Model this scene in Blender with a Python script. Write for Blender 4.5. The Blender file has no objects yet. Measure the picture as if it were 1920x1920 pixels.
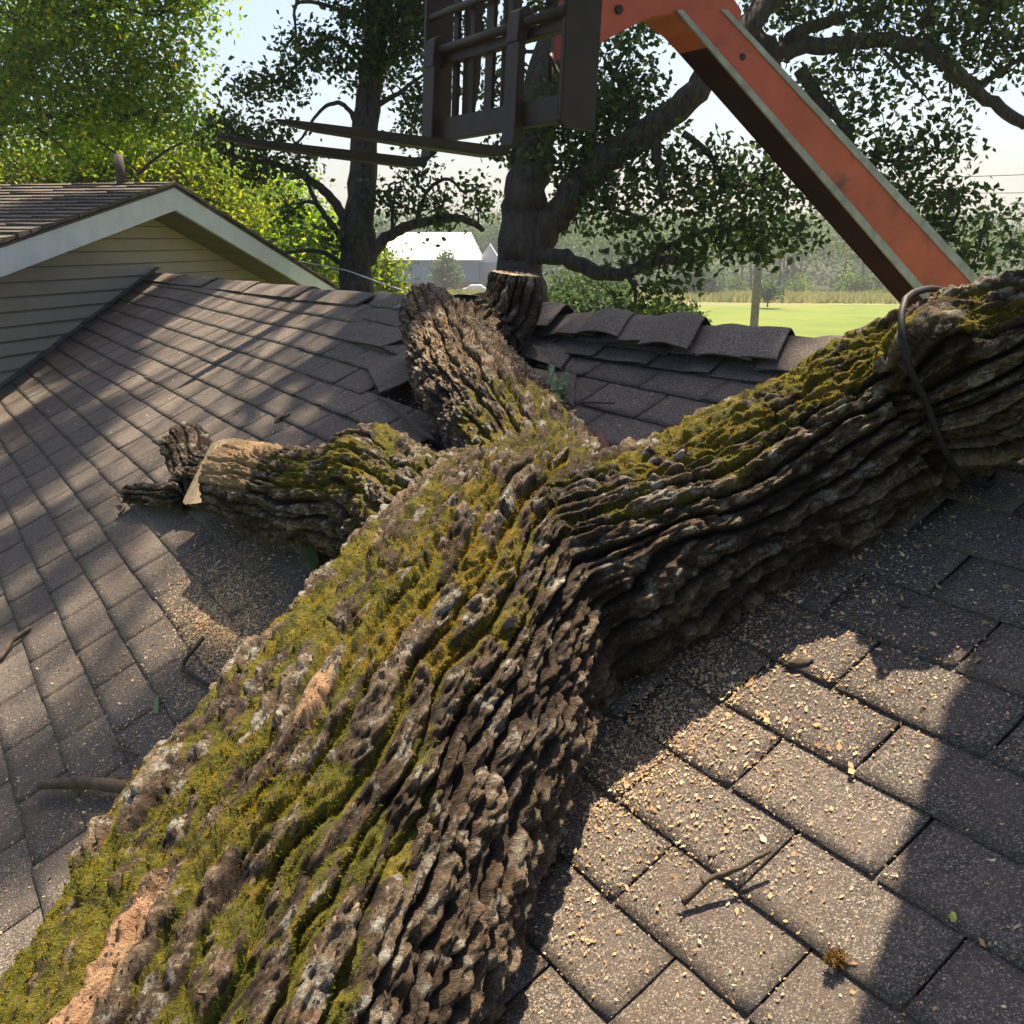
import bpy, bmesh, math, random
import numpy as np
from mathutils import Vector, Matrix
from mathutils.bvhtree import BVHTree
random.seed(7); RNG = np.random.default_rng(11)
SC = bpy.context.scene
COL = SC.collection

# ------------------------------------------------------------------ camera
CAMZ = 4.6
F = 1925.0; YH = 450.0; TH = math.atan((960 - YH) / F)
cam = bpy.data.cameras.new('camera'); camo = bpy.data.objects.new('camera', cam); COL.objects.link(camo)
camo.location = (0, 0, CAMZ); camo.rotation_euler = (math.pi / 2 - TH, 0, 0)
cam.sensor_width = 36; cam.lens = 36 * F / 1920; cam.clip_start = 0.05; cam.clip_end = 3000
SC.camera = camo
# ------------------------------------------------------------------ sky and sun
SUN_AZ = 16.0; SUN_EL = 67.0
w = bpy.data.worlds.new("World"); SC.world = w; w.use_nodes = True
nt = w.node_tree; nt.nodes.clear()
out = nt.nodes.new('ShaderNodeOutputWorld'); bg = nt.nodes.new('ShaderNodeBackground'); sky = nt.nodes.new('ShaderNodeTexSky')
sky.sky_type = 'NISHITA'; sky.sun_disc = False
sky.sun_elevation = math.radians(SUN_EL); sky.sun_rotation = math.radians(SUN_AZ)
sky.dust_density = 2.9; sky.air_density = 1.0; sky.ozone_density = 2.0
bg.inputs['Strength'].default_value = 0.062
nt.links.new(sky.outputs[0], bg.inputs[0]); nt.links.new(bg.outputs[0], out.inputs[0])
sl = bpy.data.lights.new('sun', 'SUN'); so = bpy.data.objects.new('sun', sl); COL.objects.link(so)
sl.energy = 5.0; sl.angle = math.radians(0.6); sl.color = (1.0, 0.83, 0.6)
_e, _a = math.radians(SUN_EL), math.radians(SUN_AZ)
SUND = Vector((math.sin(_a) * math.cos(_e), math.cos(_a) * math.cos(_e), math.sin(_e)))
so.rotation_euler = SUND.to_track_quat('Z', 'Y').to_euler(); so.location = (0, 0, 30)
SC.view_settings.view_transform = 'Standard'; SC.view_settings.look = 'None'
SC.view_settings.exposure = 1.65; SC.view_settings.gamma = 1
SC.cycles.max_bounces = 6; SC.cycles.transparent_max_bounces = 8
SC.cycles.volume_bounces = 0

# ------------------------------------------------------------------ geometry of the view: pixel -> ray
def ray(x, y):
    a = (x - 960) / F; b = (960 - y) / F
    return np.array([a, math.cos(TH) + b * math.sin(TH), -math.sin(TH) + b * math.cos(TH)])
C0 = np.array([0, 0, CAMZ])
def at(x, y, d): return C0 + ray(x, y) * d                 # point at depth d
_a, _p = math.radians(57), math.radians(26.57)
RS = np.array([math.sin(_a) * math.cos(_p), math.cos(_a) * math.cos(_p), math.sin(_p)])   # up the slope
RU = np.array([math.cos(_a), -math.sin(_a), 0.0])                                           # along the ridge, to the right
RN = np.cross(RU, RS); RN = RN if RN[2] > 0 else -RN
RH = 1.35
def roof(u, s, h=0.0): return C0 + RU * u + RS * s + RN * (h - RH)
def on_roof(x, y, h=0.0):
    r = ray(x, y); t = -(RH - h) / (r @ RN); return C0 + r * t, t
def roof_us(x, y, h=0.0):
    p, t = on_roof(x, y, h); q = p - C0; return q @ RU, q @ RS

# ------------------------------------------------------------------ noise
_perm = RNG.permutation(4096).astype(np.int64)
_grad = RNG.normal(size=(4096, 3)); _grad /= np.linalg.norm(_grad, axis=1)[:, None]
def perlin(P):
    P = np.asarray(P, float); I = np.floor(P).astype(np.int64); f = P - I
    uu = f * f * f * (f * (f * 6 - 15) + 10)
    def g(dx, dy, dz):
        h = _perm[(_perm[(_perm[(I[:, 0] + dx) & 4095] + I[:, 1] + dy) & 4095] + I[:, 2] + dz) & 4095]
        G = _grad[h]
        return G[:, 0] * (f[:, 0] - dx) + G[:, 1] * (f[:, 1] - dy) + G[:, 2] * (f[:, 2] - dz)
    x, y, z = uu.T
    a = g(0,0,0) * (1-x) + g(1,0,0) * x; b = g(0,1,0) * (1-x) + g(1,1,0) * x
    c = g(0,0,1) * (1-x) + g(1,0,1) * x; d = g(0,1,1) * (1-x) + g(1,1,1) * x
    return ((a * (1-y) + b * y) * (1-z) + (c * (1-y) + d * y) * z) * 1.6
def sstep(a, b, x): t = np.clip((x - a) / (b - a), 0, 1); return t * t * (3 - 2 * t)

# ------------------------------------------------------------------ object helpers
def tag(o, label=None, cat=None, group=None, kind=None):
    if label: o['label'] = label
    if cat: o['category'] = cat
    if group: o['group'] = group
    if kind: o['kind'] = kind
    return o
def empty(name, loc=(0, 0, 0), **k):
    o = bpy.data.objects.new(name, None); COL.objects.link(o); o.location = tuple(loc); o.empty_display_size = .1
    return tag(o, **k)
def link(name, me, mat=None, parent=None, smooth=False):
    o = bpy.data.objects.new(name, me); COL.objects.link(o)
    if mat and not me.materials: me.materials.append(mat)
    if parent is not None:
        o.parent = parent; o.matrix_parent_inverse = Matrix.Translation(-Vector(parent.location))
    if smooth: me.polygons.foreach_set('use_smooth', [True] * len(me.polygons))
    return o
def npmesh(name, V, Fc, mat=None, parent=None, smooth=False, attr=None, facecol=None):
    """V (n,3), Fc (m,k) all faces of k corners"""
    V = np.asarray(V, np.float32); Fc = np.asarray(Fc, np.int32); k = Fc.shape[1]
    me = bpy.data.meshes.new(name)
    me.vertices.add(len(V)); me.vertices.foreach_set('co', V.ravel())
    me.loops.add(Fc.size); me.loops.foreach_set('vertex_index', Fc.ravel())
    me.polygons.add(len(Fc)); me.polygons.foreach_set('loop_start', np.arange(0, Fc.size, k, dtype=np.int32))
    me.update(calc_edges=True)
    if facecol is not None:
        a = me.attributes.new('tint', 'FLOAT', 'FACE'); a.data.foreach_set('value', np.asarray(facecol, np.float32))
    if attr:
        for n, v in attr.items():
            a = me.attributes.new(n, 'FLOAT', 'POINT'); a.data.foreach_set('value', np.asarray(v, np.float32))
    return link(name, me, mat, parent, smooth)
class MB:
    """collects shapes and links them as one mesh"""
    def __init__(s): s.v = []; s.f = []; s.t = []
    def add(s, V, Fs, tint=0.5):
        b = len(s.v); s.v += [tuple(v) for v in V]; s.f += [tuple(i + b for i in f) for f in Fs]; s.t += [tint] * len(Fs)
    def box(s, c, ax, ay, az, tint=.5):
        c, ax, ay, az = map(lambda q: np.array(q, float), (c, ax, ay, az))
        V = [c + i * ax + j * ay + k * az for k in (-1, 1) for j in (-1, 1) for i in (-1, 1)]
        s.add(V, [(0,2,3,1), (4,5,7,6), (0,1,5,4), (2,6,7,3), (0,4,6,2), (1,3,7,5)], tint)
    def prism(s, poly, d):
        """poly: list of 3D points, extruded by d"""
        n = len(poly); V = [np.array(p, float) for p in poly] + [np.array(p, float) + np.array(d) for p in poly]
        s.add(V, [tuple(range(n))[::-1], tuple(range(n, 2 * n))] + [(i, (i + 1) % n, n + (i + 1) % n, n + i) for i in range(n)])
    def tube(s, pts, rad, n=8, wob=0.0, caps=True):
        pts = [np.array(p, float) for p in pts]; m = len(pts)
        if not hasattr(rad, '__len__'): rad = [rad] * m
        V = []; ref = None
        for i in range(m):
            t = pts[min(i + 1, m - 1)] - pts[max(i - 1, 0)]; t /= (np.linalg.norm(t) + 1e-9)
            if ref is None:
                ref = np.cross(t, [0.3, 0.2, 1.0]); 
                if np.linalg.norm(ref) < .1: ref = np.cross(t, [1, 0, 0])
            a = ref - t * (ref @ t); a /= np.linalg.norm(a); ref = a; b = np.cross(t, a)
            for k in range(n):
                ph = 2 * math.pi * k / n; r = rad[i] * (1 + (random.uniform(-wob, wob) if wob else 0))
                V.append(pts[i] + (a * math.cos(ph) + b * math.sin(ph)) * r)
        Fs = [(i*n+k, i*n+(k+1)%n, (i+1)*n+(k+1)%n, (i+1)*n+k) for i in range(m-1) for k in range(n)]
        if caps: Fs += [tuple(range(n))[::-1], tuple((m-1)*n + k for k in range(n))]
        s.add(V, Fs)
    def build(s, name, mat, parent=None, smooth=False, bevel=0):
        me = bpy.data.meshes.new(name); me.from_pydata(s.v, [], s.f); me.update()
        a = me.attributes.new('tint', 'FLOAT', 'FACE'); a.data.foreach_set('value', s.t)
        if bevel:
            bm = bmesh.new(); bm.from_mesh(me); bmesh.ops.recalc_face_normals(bm, faces=bm.faces)
            bmesh.ops.bevel(bm, geom=[e for e in bm.edges], offset=bevel, segments=2, affect='EDGES', clamp_overlap=True)
            bm.to_mesh(me); bm.free()
        return link(name, me, mat, parent, smooth)

# ------------------------------------------------------------------ materials
class Mat:
    def __init__(s, name, rough=.8):
        s.m = bpy.data.materials.new(name); s.m.use_nodes = True; s.t = s.m.node_tree
        s.b = s.t.nodes['Principled BSDF']; s.b.inputs['Roughness'].default_value = rough
        s.b.inputs['Specular IOR Level'].default_value = .3; s.o = s.t.nodes['Material Output']
    def n(s, ty, **k):
        nd = s.t.nodes.new(ty)
        for a, v in k.items(): setattr(nd, a, v)
        return nd
    def l(s, a, b): s.t.links.new(a, b)
    def co(s, scale=(1,1,1)):
        c = s.n('ShaderNodeTexCoord'); m = s.n('ShaderNodeMapping'); s.l(c.outputs['Object'], m.inputs[0]); m.inputs['Scale'].default_value = scale
        return m.outputs[0]
    def noise(s, scale, detail=4, vec=None, rough=.55, dist=0):
        nd = s.n('ShaderNodeTexNoise'); nd.inputs['Scale'].default_value = scale; nd.inputs['Detail'].default_value = detail
        nd.inputs['Roughness'].default_value = rough; nd.inputs['Distortion'].default_value = dist
        s.l(vec if vec is not None else s.co(), nd.inputs['Vector']); return nd.outputs['Fac']
    def ramp(s, fac, stops):
        r = s.n('ShaderNodeValToRGB'); el = r.color_ramp.elements
        el[0].position = stops[0][0]; el[0].color = (*stops[0][1], 1); el[1].position = stops[-1][0]; el[1].color = (*stops[-1][1], 1)
        for p, c in stops[1:-1]: e = el.new(p); e.color = (*c, 1)
        s.l(fac, r.inputs[0]); return r.outputs[0]
    def mix(s, f, a, b, mode='MIX'):
        m = s.n('ShaderNodeMix'); m.data_type = 'RGBA'; m.blend_type = mode
        for i, v in ((0, f), (6, a), (7, b)):
            if isinstance(v, (int, float)): m.inputs[i].default_value = v
            elif isinstance(v, tuple): m.inputs[i].default_value = (*v, 1)
            else: s.l(v, m.inputs[i])
        return m.outputs[2]
    def math(s, op, a, b=0.0, clamp=False):
        m = s.n('ShaderNodeMath'); m.operation = op; m.use_clamp = clamp
        for i, v in ((0, a), (1, b)):
            if isinstance(v, (int, float)): m.inputs[i].default_value = v
            else: s.l(v, m.inputs[i])
        return m.outputs[0]
    def attr(s, n): a = s.n('ShaderNodeAttribute'); a.attribute_name = n; return a.outputs['Fac']
    def base(s, c):
        if isinstance(c, tuple): s.b.inputs['Base Color'].default_value = (*c, 1)
        else: s.l(c, s.b.inputs['Base Color'])
        return s
    def bump(s, h, dist, strength=1.0):
        b = s.n('ShaderNodeBump'); b.inputs['Distance'].default_value = dist; b.inputs['Strength'].default_value = strength
        s.l(h, b.inputs['Height']); s.l(b.outputs[0], s.b.inputs['Normal']); return s

def simple(name, c, rough=.7, var=.25, scale=6, bump=0.0, metal=0.0):
    m = Mat(name, rough); d = tuple(x * (1 - var) for x in c); l = tuple(min(1, x * (1 + var)) for x in c)
    nz = m.noise(scale, 6); m.base(m.ramp(nz, [(.3, d), (.7, l)])); m.b.inputs['Metallic'].default_value = metal
    if rough > .9: m.b.inputs['Specular IOR Level'].default_value = .05
    if bump: m.bump(m.noise(scale * 6, 5), bump)
    return m.m

def shingle_mat(name, dark=1.0):
    m = Mat(name, .9)
    v = m.n('ShaderNodeTexVoronoi'); v.inputs['Scale'].default_value = 420; m.l(m.co(), v.inputs['Vector'])
    sep = m.n('ShaderNodeSeparateColor'); m.l(v.outputs['Color'], sep.inputs[0])
    k = dark
    gran = m.ramp(sep.outputs[0], [(0.0, (.028*k,.025*k,.024*k)), (.5, (.085*k,.072*k,.064*k)), (.8, (.15*k,.125*k,.108*k)), (1.0, (.38*k,.33*k,.28*k))])
    big = m.noise(1.1, 4); med = m.noise(9, 5)
    c = m.mix(m.ramp(med, [(.35, (0,0,0)), (.7, (1,1,1))]), gran, m.mix(.55, gran, (.13*k,.105*k,.09*k)))
    c = m.mix(m.math('MULTIPLY', m.attr('tint'), .55), c, m.mix(1.0, c, (.55,.55,.58), 'MULTIPLY'))
    st = m.noise(2.2, 5, m.co((1, 1, 1)), .6, 1.5)
    c = m.mix(m.ramp(st, [(.5, (0,0,0)), (.75, (.45,.45,.45))]), c, (.10*k,.075*k,.055*k))
    m.base(c)
    h = m.math('ADD', m.math('MULTIPLY', sep.outputs[1], .6), m.math('MULTIPLY', m.noise(500, 3), .8))
    m.bump(h, .0022)
    return m.m
M = {}
M['shingle'] = shingle_mat('shingle')
M['shingle_under'] = simple('shingle_underside', (.02,.02,.022), .8, .3, 30, .001)
M['underlay'] = simple('roofing_felt', (.018,.018,.02), .75, .4, 12, .002)
M['flash'] = simple('flashing', (.11,.13,.14), .5, .25, 8, .001)

def leafmat(name, stops, trans=.5, rough=.6):
    m = Mat(name, rough); m.b.inputs['Specular IOR Level'].default_value = .15; c = m.ramp(m.attr('tint'), stops); m.base(c)
    tr = m.n('ShaderNodeBsdfTranslucent'); hs = m.n('ShaderNodeHueSaturation'); hs.inputs['Saturation'].default_value = 1.15; hs.inputs['Value'].default_value = 1.9
    m.l(c, hs.inputs['Color']); m.l(hs.outputs[0], tr.inputs['Color'])
    mx = m.n('ShaderNodeMixShader'); mx.inputs[0].default_value = trans
    m.l(m.b.outputs[0], mx.inputs[1]); m.l(tr.outputs[0], mx.inputs[2]); m.l(mx.outputs[0], m.o.inputs['Surface'])
    return m.m
M['oakleaf'] = leafmat('oak_leaf', [(0, (.018,.035,.014)), (.6, (.04,.07,.022)), (1, (.10,.12,.035))], .5)
M['mapleleaf'] = leafmat('maple_leaf', [(0, (.06,.11,.02)), (.5, (.115,.185,.028)), (.85, (.2,.24,.035)), (1, (.3,.25,.03))], .65)
M['yellowleaf'] = leafmat('yellow_leaf', [(0, (.06,.10,.02)), (.5, (.11,.15,.025)), (1, (.2,.19,.03))], .6)
M['farleaf'] = leafmat('far_leaf', [(0, (.02,.045,.010)), (.6, (.05,.09,.016)), (1, (.10,.14,.025))], .4)
M['limeleaf'] = leafmat('young_leaf', [(0, (.07,.13,.02)), (1, (.14,.2,.03))], .45)
M['willowleaf'] = leafmat('willow_leaf', [(0, (.04,.07,.03)), (1, (.08,.12,.05))], .4)
def barkmat(name, a, b):
    m = Mat(name, .9); v = m.co((9, 9, 1.6)); nz = m.noise(2.2, 8, v, .65, .6)
    m.base(m.ramp(nz, [(.35, a), (.65, b)])); m.bump(nz, .05); return m.m
M['treebark'] = barkmat('standing_bark', (.022,.018,.015), (.085,.07,.058))
M['deadtwig'] = simple('twig_bark', (.09,.065,.048), .85, .4, 60, .002)
M['cutwood'] = None
mm = Mat('sawn_wood', .8); v = mm.co(); wv = mm.n('ShaderNodeTexNoise'); wv.inputs['Scale'].default_value = 14; wv.inputs['Detail'].default_value = 6
mp = mm.n('ShaderNodeMapping'); mm.l(v, mp.inputs[0]); mp.inputs['Rotation'].default_value = (.5, .6, .2); mp.inputs['Scale'].default_value = (1, 12, 1)
mm.l(mp.outputs[0], wv.inputs['Vector'])
mm.base(mm.ramp(wv.outputs['Fac'], [(.3, (.26,.17,.10)), (.5, (.5,.36,.22)), (.7, (.66,.5,.32))])); mm.bump(wv.outputs['Fac'], .006)
M['cutwood'] = mm.m

# trunk of the fallen tree
mm = Mat('mossy_bark', .92)
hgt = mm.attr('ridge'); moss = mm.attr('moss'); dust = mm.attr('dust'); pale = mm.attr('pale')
_bc = mm.n('ShaderNodeAttribute'); _bc.attribute_name = 'bc'; n1 = mm.noise(60, 9, _bc.outputs['Vector'], .72); n2 = mm.noise(240, 5, _bc.outputs['Vector'], .75); n3 = mm.noise(9, 5)
def vor(scale):
    wn = mm.n('ShaderNodeTexNoise'); wn.inputs['Scale'].default_value = scale * 1.3; wn.inputs['Detail'].default_value = 3; mm.l(_bc.outputs['Vector'], wn.inputs['Vector'])
    va = mm.n('ShaderNodeVectorMath'); va.operation = 'MULTIPLY_ADD'; mm.l(wn.outputs['Color'], va.inputs[0]); va.inputs[1].default_value = (1.1/scale,)*3; mm.l(_bc.outputs['Vector'], va.inputs[2])
    v_ = mm.n('ShaderNodeTexVoronoi'); v_.inputs['Scale'].default_value = scale; mm.l(va.outputs[0], v_.inputs['Vector'])
    sp_ = mm.n('ShaderNodeSeparateColor'); mm.l(v_.outputs['Color'], sp_.inputs[0]); return sp_.outputs[0], v_.outputs['Distance']
vA, dA = vor(75); vB, dB = vor(170)
flk = mm.math('ADD', mm.math('MULTIPLY', vA, .55), mm.math('MULTIPLY', vB, .45))
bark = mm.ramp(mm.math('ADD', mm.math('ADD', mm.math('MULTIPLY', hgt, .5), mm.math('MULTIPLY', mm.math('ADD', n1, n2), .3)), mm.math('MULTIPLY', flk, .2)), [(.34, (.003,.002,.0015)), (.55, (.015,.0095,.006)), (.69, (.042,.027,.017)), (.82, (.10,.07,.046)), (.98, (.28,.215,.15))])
red = mm.ramp(mm.noise(16, 6, None, .6, 1.0), [(.55, (0,0,0)), (.68, (.7,.7,.7))])
bark = mm.mix(red, bark, mm.mix(1.0, bark, (1.25,.78,.6), 'MULTIPLY'))
lich = mm.math('MULTIPLY', mm.ramp(mm.noise(22, 8, None, .75), [(.53, (0,0,0)), (.58, (1,1,1))]), pale)
bark = mm.mix(lich, bark, mm.ramp(n2, [(.3, (.2,.2,.17)), (.7, (.5,.49,.43))]))
mcol = mm.ramp(mm.noise(22, 6, None, .7), [(.3, (.03,.035,.008)), (.42, (.09,.10,.012)), (.55, (.20,.175,.018)), (.68, (.28,.17,.03))])
mcol = mm.mix(mm.ramp(n2, [(.35, (0,0,0)), (.65, (.65,.65,.65))]), mcol, mm.mix(1.0, mcol, (.3,.32,.25), 'MULTIPLY'))
mf = mm.ramp(mm.math('ADD', moss, mm.math('MULTIPLY', mm.math('SUBTRACT', n1, .5), 1.6)), [(.42, (0,0,0)), (.58, (1,1,1))])
c = mm.mix(mf, bark, mcol)
df = mm.ramp(mm.math('ADD', dust, mm.math('MULTIPLY', mm.math('SUBTRACT', n2, .5), 1.4)), [(.4, (0,0,0)), (.62, (1,1,1))])
c = mm.mix(mm.ramp(mm.math('ADD', mm.attr('bare'), mm.math('MULTIPLY', mm.math('SUBTRACT', n1, .5), 1.2)), [(.45, (0,0,0)), (.6, (1,1,1))]), c, mm.ramp(n1, [(.3, (.28,.15,.09)), (.6, (.52,.33,.2))]))
c = mm.mix(df, c, mm.ramp(n2, [(.3, (.26,.15,.075)), (.7, (.6,.42,.24))]))
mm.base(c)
mm.bump(mm.math('ADD', mm.math('ADD', mm.math('MULTIPLY', n1, .9), mm.math('MULTIPLY', n2, .8)), mm.math('MULTIPLY', flk, .7)), .02)
M['bark'] = mm.m
M['moss'] = leafmat('moss_tuft', [(0, (.05,.065,.008)), (.34, (.13,.145,.014)), (.63, (.26,.205,.02)), (1, (.33,.17,.03))], .35, .9)
M['flake'] = leafmat('bark_flake', [(0, (.02,.014,.01)), (.4, (.07,.05,.036)), (.8, (.13,.095,.066)), (1, (.26,.20,.145))], .05, .9)
M['dust'] = leafmat('wood_chip', [(0, (.16,.09,.045)), (.5, (.42,.28,.15)), (1, (.68,.54,.36))], .1, .9)
mm = Mat('orange_paint', .45)
_o = mm.ramp(mm.noise(4, 6), [(.3, (.36,.055,.028)), (.7, (.47,.085,.042))])
_o = mm.mix(mm.ramp(mm.noise(2.3, 6, None, .65, .6), [(.55, (0,0,0)), (.72, (.8,.8,.8))]), _o, (.06,.022,.016))
_o = mm.mix(mm.ramp(mm.noise(40, 5, None, .7), [(.62, (0,0,0)), (.7, (.6,.6,.6))]), _o, (.07,.04,.03)); mm.base(_o); M['orange'] = mm.m
M['boomwhite'] = simple('dirty_white_paint', (.27,.275,.265), .5, .35, 9, .0008)
M['boomdark'] = simple('dark_maroon_steel', (.030,.008,.010), .95, .5, 4, .001)  # very dark red-brown for the whole boom body
M['steel'] = simple('rusty_brown_steel', (.024,.014,.012), .55, .4, 7, .0015)
M['black'] = simple('black_rubber', (.012,.012,.012), .6, .3, 20, .001)
M['pole'] = simple('weathered_pole', (.2,.17,.14), .9, .25, 5, .003)
M['wire'] = simple('grey_wire', (.2,.2,.2), .6, .1)
M['trim'] = simple('white_trim', (.60,.62,.62), .55, .1, 7, .0006)
M['soffit'] = simple('brown_soffit', (.16,.14,.11), .8, .2, 7, .001)
M['bwall'] = simple('barn_metal', (.15,.23,.34), .5, .06, 3)
M['bred'] = simple('barn_red', (.3,.05,.04), .6, .1, 3)
M['broof'] = simple('barn_roof', (.8,.82,.84), .35, .04, 3)
M['glass'] = simple('dark_glass', (.03,.035,.04), .1, .2)
M['plainwall'] = simple('plain_wall', (.4,.38,.32), .8, .1)
mm = Mat('siding', .75)
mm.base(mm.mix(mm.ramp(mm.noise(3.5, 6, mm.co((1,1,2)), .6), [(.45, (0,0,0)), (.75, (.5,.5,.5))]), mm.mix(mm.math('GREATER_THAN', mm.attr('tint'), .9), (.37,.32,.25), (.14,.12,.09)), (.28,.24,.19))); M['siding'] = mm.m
mm.bump(mm.noise(90, 4), .0008)

# ------------------------------------------------------------------ ground
def gz(x, y):
    d = np.hypot(x, y)
    z = -0.023 * np.clip(d, 0, 190)
    z = z + 0.035 * np.clip(d - 215, 0, 900) * 1.0
    return z
def ground():
    rr = np.concatenate([np.linspace(0, 60, 25), np.linspace(64, 300, 60), np.geomspace(320, 1400, 24)])
    aa = np.linspace(0, 2 * math.pi, 145)[:-1]
    V = np.array([(r * math.cos(a), r * math.sin(a), 0) for r in rr for a in aa])
    V[:, 2] = gz(V[:, 0], V[:, 1]) + perlin(V * .03) * np.clip(np.hypot(V[:,0],V[:,1]) / 300, 0, .5)
    n = len(aa); Fc = [(i*n+k, (i+1)*n+k, (i+1)*n+(k+1)%n, i*n+(k+1)%n) for i in range(len(rr)-1) for k in range(n)]
    m = Mat('grass', .95)
    c = m.co(); sx = m.n('ShaderNodeSeparateXYZ'); m.l(c, sx.inputs[0])
    g1 = m.ramp(m.noise(.12, 6), [(.3, (.08,.125,.014)), (.5, (.12,.165,.018)), (.7, (.17,.19,.024))])
    g1 = m.mix(m.ramp(m.noise(2.2, 6), [(.3, (0,0,0)), (.7, (.5,.5,.5))]), g1, (.09,.13,.014))
    far = m.ramp(m.noise(.35, 7, m.co((1, 2.5, 1)), .7), [(.3, (.09,.11,.03)), (.5, (.16,.165,.06)), (.7, (.22,.21,.1))])
    yy = m.math('ADD', sx.outputs[1], m.math('MULTIPLY', m.noise(.03, 3), 14))
    f = m.math('GREATER_THAN', yy, 134.0)
    m.base(m.mix(m.math('GREATER_THAN', sx.outputs[1], 172.0), m.mix(f, g1, far), (.02,.025,.012))); m.bump(m.noise(9, 4), .12)
    o = npmesh('ground', V, Fc, m.m, None, True); tag(o, kind='structure')
ground()

# ------------------------------------------------------------------ the garage with the damaged roof
def s_line(u, k):
    """s (m) of the lower edge of shingle course k at u (m)"""
    uu = u / RH
    return RH * (1.43 - .1045 * k - .025 * (np.minimum(uu, -.8) + 4) - .012 * (np.maximum(uu, -.8) + .8) - .035 * sstep(-4, -1, uu))
def sag(u, s):
    """height of the roof surface over its plane (m)"""
    uu = np.asarray(u, float); ss = np.asarray(s, float)
    P = np.stack([uu * .8, ss * .8, np.zeros_like(uu)], -1).reshape(-1, 3)
    h = perlin(P).reshape(uu.shape) * .014
    return h
garage = empty('garage', roof(-3, -1)[:2].tolist() + [0.0], label='low garage with worn brown shingle roof crushed under the fallen tree', cat='garage')
US_HOLES = []
def poly_us(px): return np.array([roof_us(x, y) for x, y in px])
HOLE_L = poly_us([(722,742),(770,700),(792,640),(900,640),(990,830),(870,880),(800,850),(775,790)])
HOLE_R = poly_us([(925,606),(1010,612),(985,668),(968,690),(1040,800),(1100,890),(1120,935),(1040,930),(900,700)])
HOLE_T = poly_us([(735,548),(925,548),(925,700),(820,700),(760,640)])
def inside(poly, p):
    x, y = p; r = False; n = len(poly)
    for i in range(n):
        x1, y1 = poly[i]; x2, y2 = poly[(i + 1) % n]
        if (y1 > y) != (y2 > y) and x < (x2 - x1) * (y - y1) / (y2 - y1) + x1: r = not r
    return r
TABW = .226 * RH
wallL = lambda s: RH * (-7.265 + (RH * 1.588 - s) / RH * .84)        # u where the roof meets the house wall
def build_shingles():
    vs, fs, tn = [], [], []; nb = 0
    NU, NS = 9, 5
    for k in range(0, 24):
        off = (k % 2) * .5
        u_hi = 1.9
        i0 = int(-9.9 / TABW) - 2
        for i in range(i0, int(u_hi / TABW) + 1):
            u0 = (-.838 * RH) + (i + off) * TABW; u1 = u0 + TABW
            uc = (u0 + u1) / 2; sb = s_line(uc, k); st = sb + .1045 * RH + .03
            if k == 0: continue
            wl = wallL(sb)
            if u1 < wl + .02: continue
            if sb < -1.25: continue
            cut = any(inside(h, (uc, sb + .05)) for h in (HOLE_L, HOLE_R, HOLE_T))
            if cut: continue
            u0 = max(u0, wl - .1)
            gap = random.uniform(.002, .0045)
            if random.random() < .25 and uc < -2: gap = .0012
            us = np.linspace(u0 + gap, u1 - gap, NU); tt = np.linspace(0, 1, NS) ** 1.3
            Ug, Tg = np.meshgrid(us, tt)
            Sb = s_line(Ug, k); Sg = Sb + Tg * (.1045 * RH + .03)
            P3 = np.stack([Ug.ravel() * 60, Sg.ravel() * 60, np.full(Ug.size, k * 3.1)], -1)
            jit = perlin(P3).reshape(Ug.shape)
            Sg = Sg + (Tg == 0) * (jit * .0028 + random.uniform(-.003, .003))
            Ug2 = Ug + ((Ug == us[0]) | (Ug == us[-1])) * perlin(P3 + 9).reshape(Ug.shape) * .0018
            th = random.uniform(.005, .008)
            curl = random.uniform(0, .0015) if random.random() < .85 else random.uniform(.002, .007)
            # near the break the tabs lift
            dmg = math.exp(-((uc + 2.85 * RH) ** 2) / .5 - ((sb - 1.25 * RH) ** 2) / .35)
            curl += dmg * random.uniform(0, .035)
            edge = np.abs((Ug - u0) / (u1 - u0) * 2 - 1)
            H = sag(Ug2, Sg) + .001 + th * (1 - Tg) + curl * (1 - Tg) ** 2 * (.3 + .7 * edge ** 2) + jit * .0009
            top = C0 + Ug2[..., None] * RU + Sg[..., None] * RS + (H - RH)[..., None] * RN
            bot = top - RN * np.where(Tg < .99, th * .93, .001)[..., None]
            top = top.reshape(-1, 3); bot = bot.reshape(-1, 3); nv = NU * NS
            vs.append(top); vs.append(bot)
            q = []
            for a in range(NS - 1):
                for b in range(NU - 1):
                    p = a * NU + b; q.append((p, p + 1, p + NU + 1, p + NU))
            for b in range(NU - 1): q.append((b, b + nv, b + 1 + nv, b + 1))
            for a in range(NS - 1):
                p = a * NU; q.append((p, p + NU, p + NU + nv, p + nv)); p += NU - 1; q.append((p, p + nv, p + NU + nv, p + NU))
            q = np.array(q) + nb; fs.append(q); tn += [random.random() ** 1.3 * 1.0] * len(q); nb += 2 * nv
    o = npmesh('roof_shingles', np.concatenate(vs), np.concatenate(fs), M['shingle'], garage, False, None, tn)
    return o
ROOFO = build_shingles()
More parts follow.
